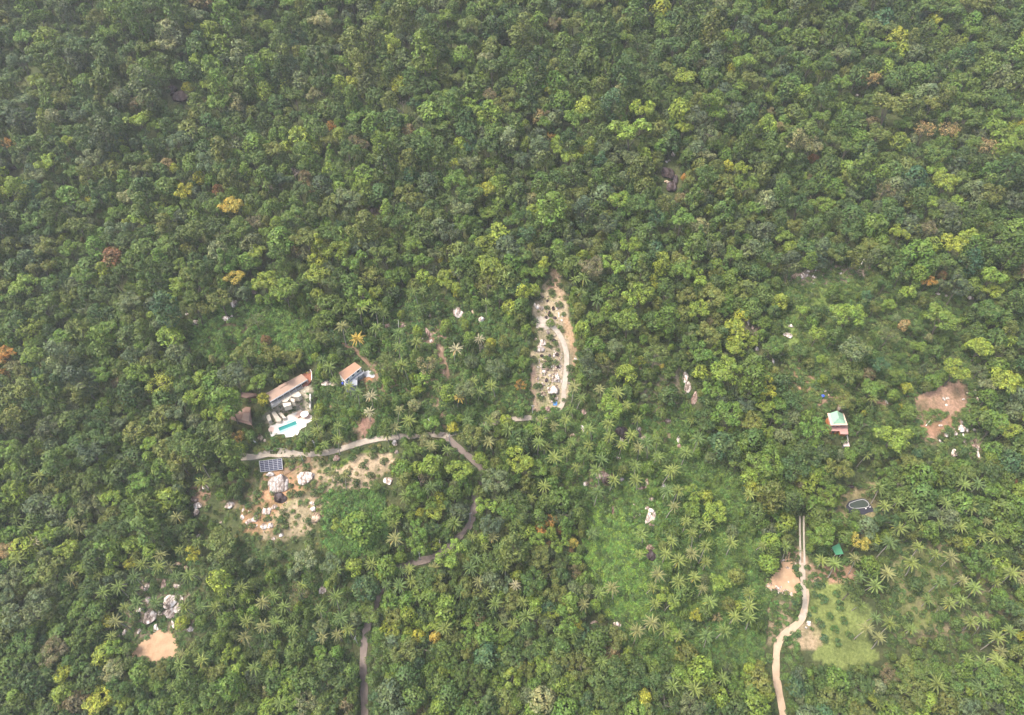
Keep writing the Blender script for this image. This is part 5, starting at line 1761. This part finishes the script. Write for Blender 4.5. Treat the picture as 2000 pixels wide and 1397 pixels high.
for (x, y, d_, tn, fm) in specials + ind:
    rad, hz, cz = tree_world(x, y, d_, fm, r2.uniform(0.9, 1.15))
    gx_, gy_, gz_ = (float(q) for q in G(x, y, cz))
    if FORM[fm][0] == 'bush':
        nm, cat = 'round_bush', 'bush'
    elif fm == 'x':
        nm, cat = 'bare_tree', 'bare tree'
    else:
        nm, cat = 'broadleaf_tree', 'tree'
    root = empty(nm, (gx_, gy_, gz_ - cz), '', cat, 'round bushes' if cat == 'bush' else 'bare trees' if fm == 'x' else 'broadleaf trees of the forest', r2.uniform(0, 6.28))
    root.scale = (rad, rad, hz)
    if fm == 'x':
        tr_, tw_ = r2.choice(BARE)
        ob('trunk', tr_, root)
        ob('crown', tw_, root)
    else:
        pr_ = r2.choice(PROTO[FORM[fm][0]])
        ob('trunk', pr_['trunk'], root)
        cr = ob('crown', pr_['crown'], root)
        cr['tint'] = jit(TINT[tn][0], 0.06 if (x, y, d_, tn, fm) in specials else 0.12)
    size = 'broad ' if d_ >= 44 else 'small ' if d_ <= 22 else ''
    want_label(root, size + TINT[tn][1] + ' ' + FORM[fm][1], x, y)
for (zx, zy, zd) in BUSH:
    x, y = Z7(zx, zy)
    rad = zd * mpp(y) / 2
    gx_, gy_, gz_ = (float(q) for q in G(x, y, rad * 0.5))
    root = empty('round_bush', (gx_, gy_, float(ground(gx_, gy_))), '', 'bush', 'round orchard bushes on the lawn', r2.uniform(0, 6.28))
    root.scale = (rad, rad, rad * 1.1)
    pr_ = r2.choice(PROTO['bush'])
    ob('trunk', pr_['trunk'], root)
    cr = ob('crown', pr_['crown'], root)
    cr['tint'] = jit(r2.choice([(0.045, 0.10, 0.035), (0.06, 0.13, 0.035), (0.04, 0.085, 0.04)]), 0.1)
    want_label(root, ('small ' if zd < 14 else '') + 'round green orchard bush', x, y)


# ------------------------------------------------------------------ masses: the rest of the wood, low growth and loose stones (instanced on points)
def scatter(name, label, cat, rows, coll):
    """rows: x,y,z, rotation z, scale x,y,z, tint, library index"""
    me = bpy.data.meshes.new(name)
    n = len(rows)
    me.vertices.add(n)
    a_ = np.array([q[0] for q in rows], np.float32)
    me.vertices.foreach_set('co', a_.ravel())
    for an, ty, vals, key in (('rot', 'FLOAT_VECTOR', [q[1] for q in rows], 'vector'), ('scl', 'FLOAT_VECTOR', [q[2] for q in rows], 'vector'), ('tint', 'FLOAT_COLOR', [(*q[3], 1) for q in rows], 'color'), ('idx', 'INT', [q[4] for q in rows], 'value')):
        at = me.attributes.new(an, ty, 'POINT')
        at.data.foreach_set(key, np.array(vals, np.int32 if ty == 'INT' else np.float32).ravel())
    me.update()
    o = ob(name, me, kind='stuff', label=label, category=cat)
    ng = bpy.data.node_groups.new(name, 'GeometryNodeTree')
    ng.interface.new_socket('Geometry', in_out='INPUT', socket_type='NodeSocketGeometry')
    ng.interface.new_socket('Geometry', in_out='OUTPUT', socket_type='NodeSocketGeometry')
    gi, go = ng.nodes.new('NodeGroupInput'), ng.nodes.new('NodeGroupOutput')
    ip_ = ng.nodes.new('GeometryNodeInstanceOnPoints')
    ci = ng.nodes.new('GeometryNodeCollectionInfo')
    ci.inputs['Collection'].default_value = coll
    ci.inputs['Separate Children'].default_value = True
    ci.inputs['Reset Children'].default_value = True

    def na(nm, ty):
        q = ng.nodes.new('GeometryNodeInputNamedAttribute')
        q.data_type = ty
        q.inputs['Name'].default_value = nm
        return q.outputs['Attribute']
    L = ng.links.new
    L(gi.outputs[0], ip_.inputs['Points'])
    L(ci.outputs[0], ip_.inputs['Instance'])
    ip_.inputs['Pick Instance'].default_value = True
    L(na('idx', 'INT'), ip_.inputs['Instance Index'])
    L(na('rot', 'FLOAT_VECTOR'), ip_.inputs['Rotation'])
    L(na('scl', 'FLOAT_VECTOR'), ip_.inputs['Scale'])
    L(ip_.outputs[0], go.inputs[0])
    md = o.modifiers.new('scatter', 'NODES')
    md.node_group = ng
    return o


rows = []
rest = [f_ for f_ in filler if id(f_) not in indset]
st = [r2.uniform(0.88, 1.25) for _ in rest]
dims = [tree_world(x, y, d_, fm, s) for (x, y, d_, tn, fm), s in zip(rest, st)]
xs, ys, zs_ = G(np.array([q[0] for q in rest]), np.array([q[1] for q in rest]), np.array([q[2] for q in dims]))
for k, (x, y, d_, tn, fm) in enumerate(rest):
    rad, hz, cz = dims[k]
    rows.append(((xs[k], ys[k], zs_[k] - cz), (r2.uniform(-0.06, 0.06), r2.uniform(-0.06, 0.06), r2.uniform(0, 6.28)), (rad * r2.uniform(0.92, 1.08), rad * r2.uniform(0.92, 1.08), hz), jit(TINT[tn][0]), r2.choice(PROTO[FORM[fm][0]])['idx']))
print('filler trees', len(rows), 'picked', len(specials), 'extra', len(ind), 'palms', len(palm_spots), 'boulders', len(BLIST))
scatter('forest', 'dense mixed tropical forest covering the whole hillside', 'forest', rows, SEEDCOL)

# low growth in the clearings and groves
blk[:] = False
for p in ([(518, 765), (590, 726), (610, 722), (612, 756), (600, 770), (530, 795)], deckp, [(445, 822), (480, 792), (492, 792), (494, 834)], [(655, 728), (693, 705), (712, 716), (735, 735), (730, 745), (665, 760)],
          [(502, 892), (556, 890), (556, 926), (504, 926)], [(1616, 800), (1654, 800), (1659, 852), (1616, 848)], YARD, YARD2, [(1622, 1060), (1641, 1058), (1650, 1086), (1630, 1086)], [(1650, 970), (1708, 968), (1712, 1008), (1655, 1010)],
          [(1575, 1150), (1640, 1140), (1720, 1180), (1735, 1300), (1570, 1300)], SOILS[9][0], SOILS[10][0], SOILS[18][0], SOILS[2][0], [Z2(*q) for q in ((950, 590), (1040, 540), (1180, 535), (1222, 590), (1170, 622), (1060, 612), (1052, 752), (940, 782), (868, 655))]):
    block_poly(p)
for pts, hw in ((ROADS['upper_road'][:12], 7), (ROADS['road'], 7), (DRIVE, 8), (TRACKS, 5), (LANE, 7), (SANDTRACK, 9), (TRAIL, 5), (PATH2, 4), (PATH3, 4), ([(1005, 818), (1040, 816)], 4)):
    block_line(pts, hw)
block_disc(1060, 629, 12, 10)
for (bx, by, bw, bh, tn, rot) in BLIST:
    block_disc(bx, by, bw / 2 + 1, bh / 2 + 1)
rows = []
LOW = [   # polygon, spacing in pixels, size range in pixels, colours, share kept
    ([(1140, 985), (1235, 1000), (1262, 1060), (1268, 1210), (1180, 1210), (1140, 1100)], 5, (8, 15), [(0.10, 0.19, 0.035), (0.13, 0.21, 0.035), (0.085, 0.165, 0.035)], 1.0),
    ([(630, 960), (750, 955), (765, 1060), (690, 1095), (630, 1070)], 5, (8, 14), [(0.06, 0.13, 0.035), (0.07, 0.15, 0.035)], 1.0),
    ([(430, 590), (620, 590), (610, 710), (400, 720), (350, 640)], 6, (8, 16), [(0.075, 0.15, 0.035), (0.06, 0.12, 0.03), (0.10, 0.17, 0.04)], 0.95),
    ([(1505, 530), (1700, 515), (1890, 570), (1930, 900), (1760, 905), (1560, 790), (1495, 640)], 6, (6, 14), [(0.07, 0.125, 0.035), (0.055, 0.10, 0.03), (0.10, 0.13, 0.045)], 0.8),
    ([(1040, 800), (1340, 790), (1480, 980), (1500, 1080), (1490, 1330), (1230, 1330), (1150, 1000), (1040, 900)], 6, (6, 15), [(0.065, 0.13, 0.033), (0.05, 0.105, 0.03), (0.085, 0.145, 0.035)], 0.85),
    ([(640, 640), (700, 590), (800, 565), (960, 580), (1035, 630), (1035, 800), (880, 850), (650, 860), (610, 760)], 6, (6, 15), [(0.055, 0.115, 0.03), (0.045, 0.095, 0.03), (0.09, 0.14, 0.04)], 0.8),
    ([(360, 900), (700, 830), (790, 850), (770, 960), (640, 1120), (480, 1120), (380, 1050)], 6, (3, 10), [(0.07, 0.12, 0.033), (0.10, 0.14, 0.035), (0.13, 0.12, 0.05)], 0.34),
    ([(225, 1080), (440, 1050), (690, 1110), (690, 1330), (225, 1330)], 6, (6, 14), [(0.06, 0.12, 0.033), (0.045, 0.095, 0.03), (0.08, 0.10, 0.04)], 0.75),
    ([(1590, 880), (1740, 880), (1740, 1060), (1590, 1060)], 6, (5, 12), [(0.075, 0.12, 0.035), (0.11, 0.13, 0.045)], 0.35),
    ([(1640, 1050), (1850, 1050), (1995, 1150), (1995, 1330), (1740, 1330)], 7, (5, 13), [(0.06, 0.11, 0.033), (0.08, 0.12, 0.035)], 0.45),
    ([(1480, 1000), (1570, 1000), (1560, 1330), (1480, 1330)], 6, (5, 13), [(0.055, 0.115, 0.03), (0.08, 0.12, 0.04)], 0.6),
    ([(1577, 1040), (1660, 1090), (1660, 1140), (1577, 1130)], 6, (5, 12), [(0.05, 0.10, 0.03), (0.07, 0.11, 0.035)], 0.5),
    ([(1048, 540), (1105, 555), (1125, 640), (1130, 780), (1040, 805), (1045, 600)], 5, (3, 7), [(0.15, 0.17, 0.05), (0.12, 0.15, 0.04), (0.19, 0.18, 0.08)], 0.2),
    ([(1108, 560), (1135, 600), (1140, 760), (1115, 770), (1120, 700)], 6, (6, 12), [(0.075, 0.15, 0.035), (0.11, 0.15, 0.04)], 0.8),
    ([(515, 775), (612, 740), (612, 810), (570, 818), (520, 835)], 4, (3, 8), [(0.055, 0.12, 0.03), (0.04, 0.085, 0.03), (0.09, 0.13, 0.035)], 0.5),
    ([(495, 850), (640, 850), (640, 886), (495, 886)], 5, (5, 11), [(0.06, 0.13, 0.033), (0.10, 0.12, 0.04)], 0.9),
    ([(615, 755), (700, 750), (790, 800), (760, 850), (620, 850)], 5, (5, 11), [(0.065, 0.13, 0.033), (0.11, 0.14, 0.04)], 0.6),
    ([(870, 850), (960, 930), (930, 1070), (790, 1115), (740, 1200), (720, 1262), (690, 1262), (720, 1160), (780, 1090), (880, 1040), (905, 960)], 7, (6, 12), [(0.045, 0.09, 0.028), (0.06, 0.11, 0.03)], 0.8),
    ([(1090, 640), (1345, 640), (1345, 800), (1110, 800)], 7, (6, 13), [(0.055, 0.10, 0.03), (0.08, 0.10, 0.04)], 0.7),
    ([(-300, -200), (2300, -200), (2300, 1650), (-300, 1650)], 17, (9, 20), [(0.04, 0.075, 0.026), (0.05, 0.085, 0.028)], 0.75),
]
pts_, meta = [], []
for poly, sp, (s0, s1), cols, keep in LOW:
    xs0, ys0 = [p[0] for p in poly], [p[1] for p in poly]
    gxx, gyy = np.meshgrid(np.arange(min(xs0), max(xs0), sp), np.arange(min(ys0), max(ys0), sp))
    gxx = (gxx + rng.uniform(-0.6, 0.6, gxx.shape) * sp).ravel()
    gyy = (gyy + rng.uniform(-0.6, 0.6, gyy.shape) * sp).ravel()
    ok = inpoly(gxx, gyy, poly) & (rng.random(gxx.shape) < np.clip(keep + 0.35 * pnoise(gxx, gyy, 22.0, 31), 0, 1))
    ci_ = ((gxx - W0) // STEP).astype(int)
    cj_ = ((gyy - H0) // STEP).astype(int)
    ok &= ~blk[np.clip(cj_, 0, blk.shape[0] - 1), np.clip(ci_, 0, blk.shape[1] - 1)]
    for x, y in zip(gxx[ok], gyy[ok]):
        d_ = r2.uniform(s0, s1) * (1 if sp < 17 else 1)
        pts_.append((x, y))
        c_ = r2.choice(cols)
        meta.append((d_, tuple(q * (1.25 if sp < 17 else 1.1) for q in c_), sp))
xs, ys, zs_ = G(np.array([q[0] for q in pts_]), np.array([q[1] for q in pts_]), np.array([0.3 * q[0] * 0.24 * 0.5 for q in meta]))
for k, (d_, c, sp) in enumerate(meta):
    rad = d_ * mpp(pts_[k][1]) / 2
    kind = 'weed' if (d_ < 8 or (sp == 5 and r2.random() < 0.5)) else 'bush'
    rows.append(((xs[k], ys[k], float(ground(xs[k], ys[k])) - 0.1), (r2.uniform(-0.2, 0.35), r2.uniform(-0.2, 0.2), r2.uniform(0, 6.28)), (rad, rad, rad * r2.uniform(0.6, 1.2)), jit(c, 0.3), r2.choice(PROTO[kind])['idx']))
print('undergrowth', len(rows))
scatter('undergrowth', 'low green shrubs, vines and weeds filling the clearings and palm groves', 'undergrowth', rows, SEEDCOL)

STONECOL = bpy.data.collections.new('stone_library')
for k, me in enumerate(PEBBLE):
    STONECOL.objects.link(bpy.data.objects.new('stone_%02d' % k, me))
rows = []
for (x, y, s) in stones:
    p = P(x, y)
    c = r2.choice([(0.56, 0.52, 0.46), (0.47, 0.42, 0.37), (0.38, 0.31, 0.27), (0.55, 0.53, 0.49)])
    rows.append(((p.x, p.y, p.z + s * 0.15), (r2.uniform(0, 0.6), r2.uniform(-0.3, 0.3), r2.uniform(0, 6.28)), (s, s * r2.uniform(0.6, 1), s * 0.7), c, r2.randrange(len(PEBBLE))))
scatter('rubble', 'loose pale stones scattered over the stony clearing, yard edge and slopes', 'rubble', rows, STONECOL)

write_labels()

# ------------------------------------------------------------------ thin haze in the valley air
mb = MB()
zlo, zhi = float(GZ.min()) - 1.0, max(float(GZ.max()) + 30, CZ + 15)
mb.box((0, 370, (zlo + zhi) / 2), (1400, 1180, zhi - zlo))
hz_ = mb.build('haze', None, kind='stuff', label='thin pale haze in the air over the hillside', category='haze')
mh = bpy.data.materials.new('haze_air')
mh.use_nodes = True
t = mh.node_tree
for n in list(t.nodes):
    t.nodes.remove(n)
out = t.nodes.new('ShaderNodeOutputMaterial')
pv = t.nodes.new('ShaderNodeVolumePrincipled')
pv.inputs['Color'].default_value = (0.86, 0.90, 0.95, 1)
pv.inputs['Density'].default_value = HAZE
pv.inputs['Anisotropy'].default_value = 0.2
t.links.new(pv.outputs[0], out.inputs['Volume'])
hz_.data.materials.clear()
hz_.data.materials.append(mh)
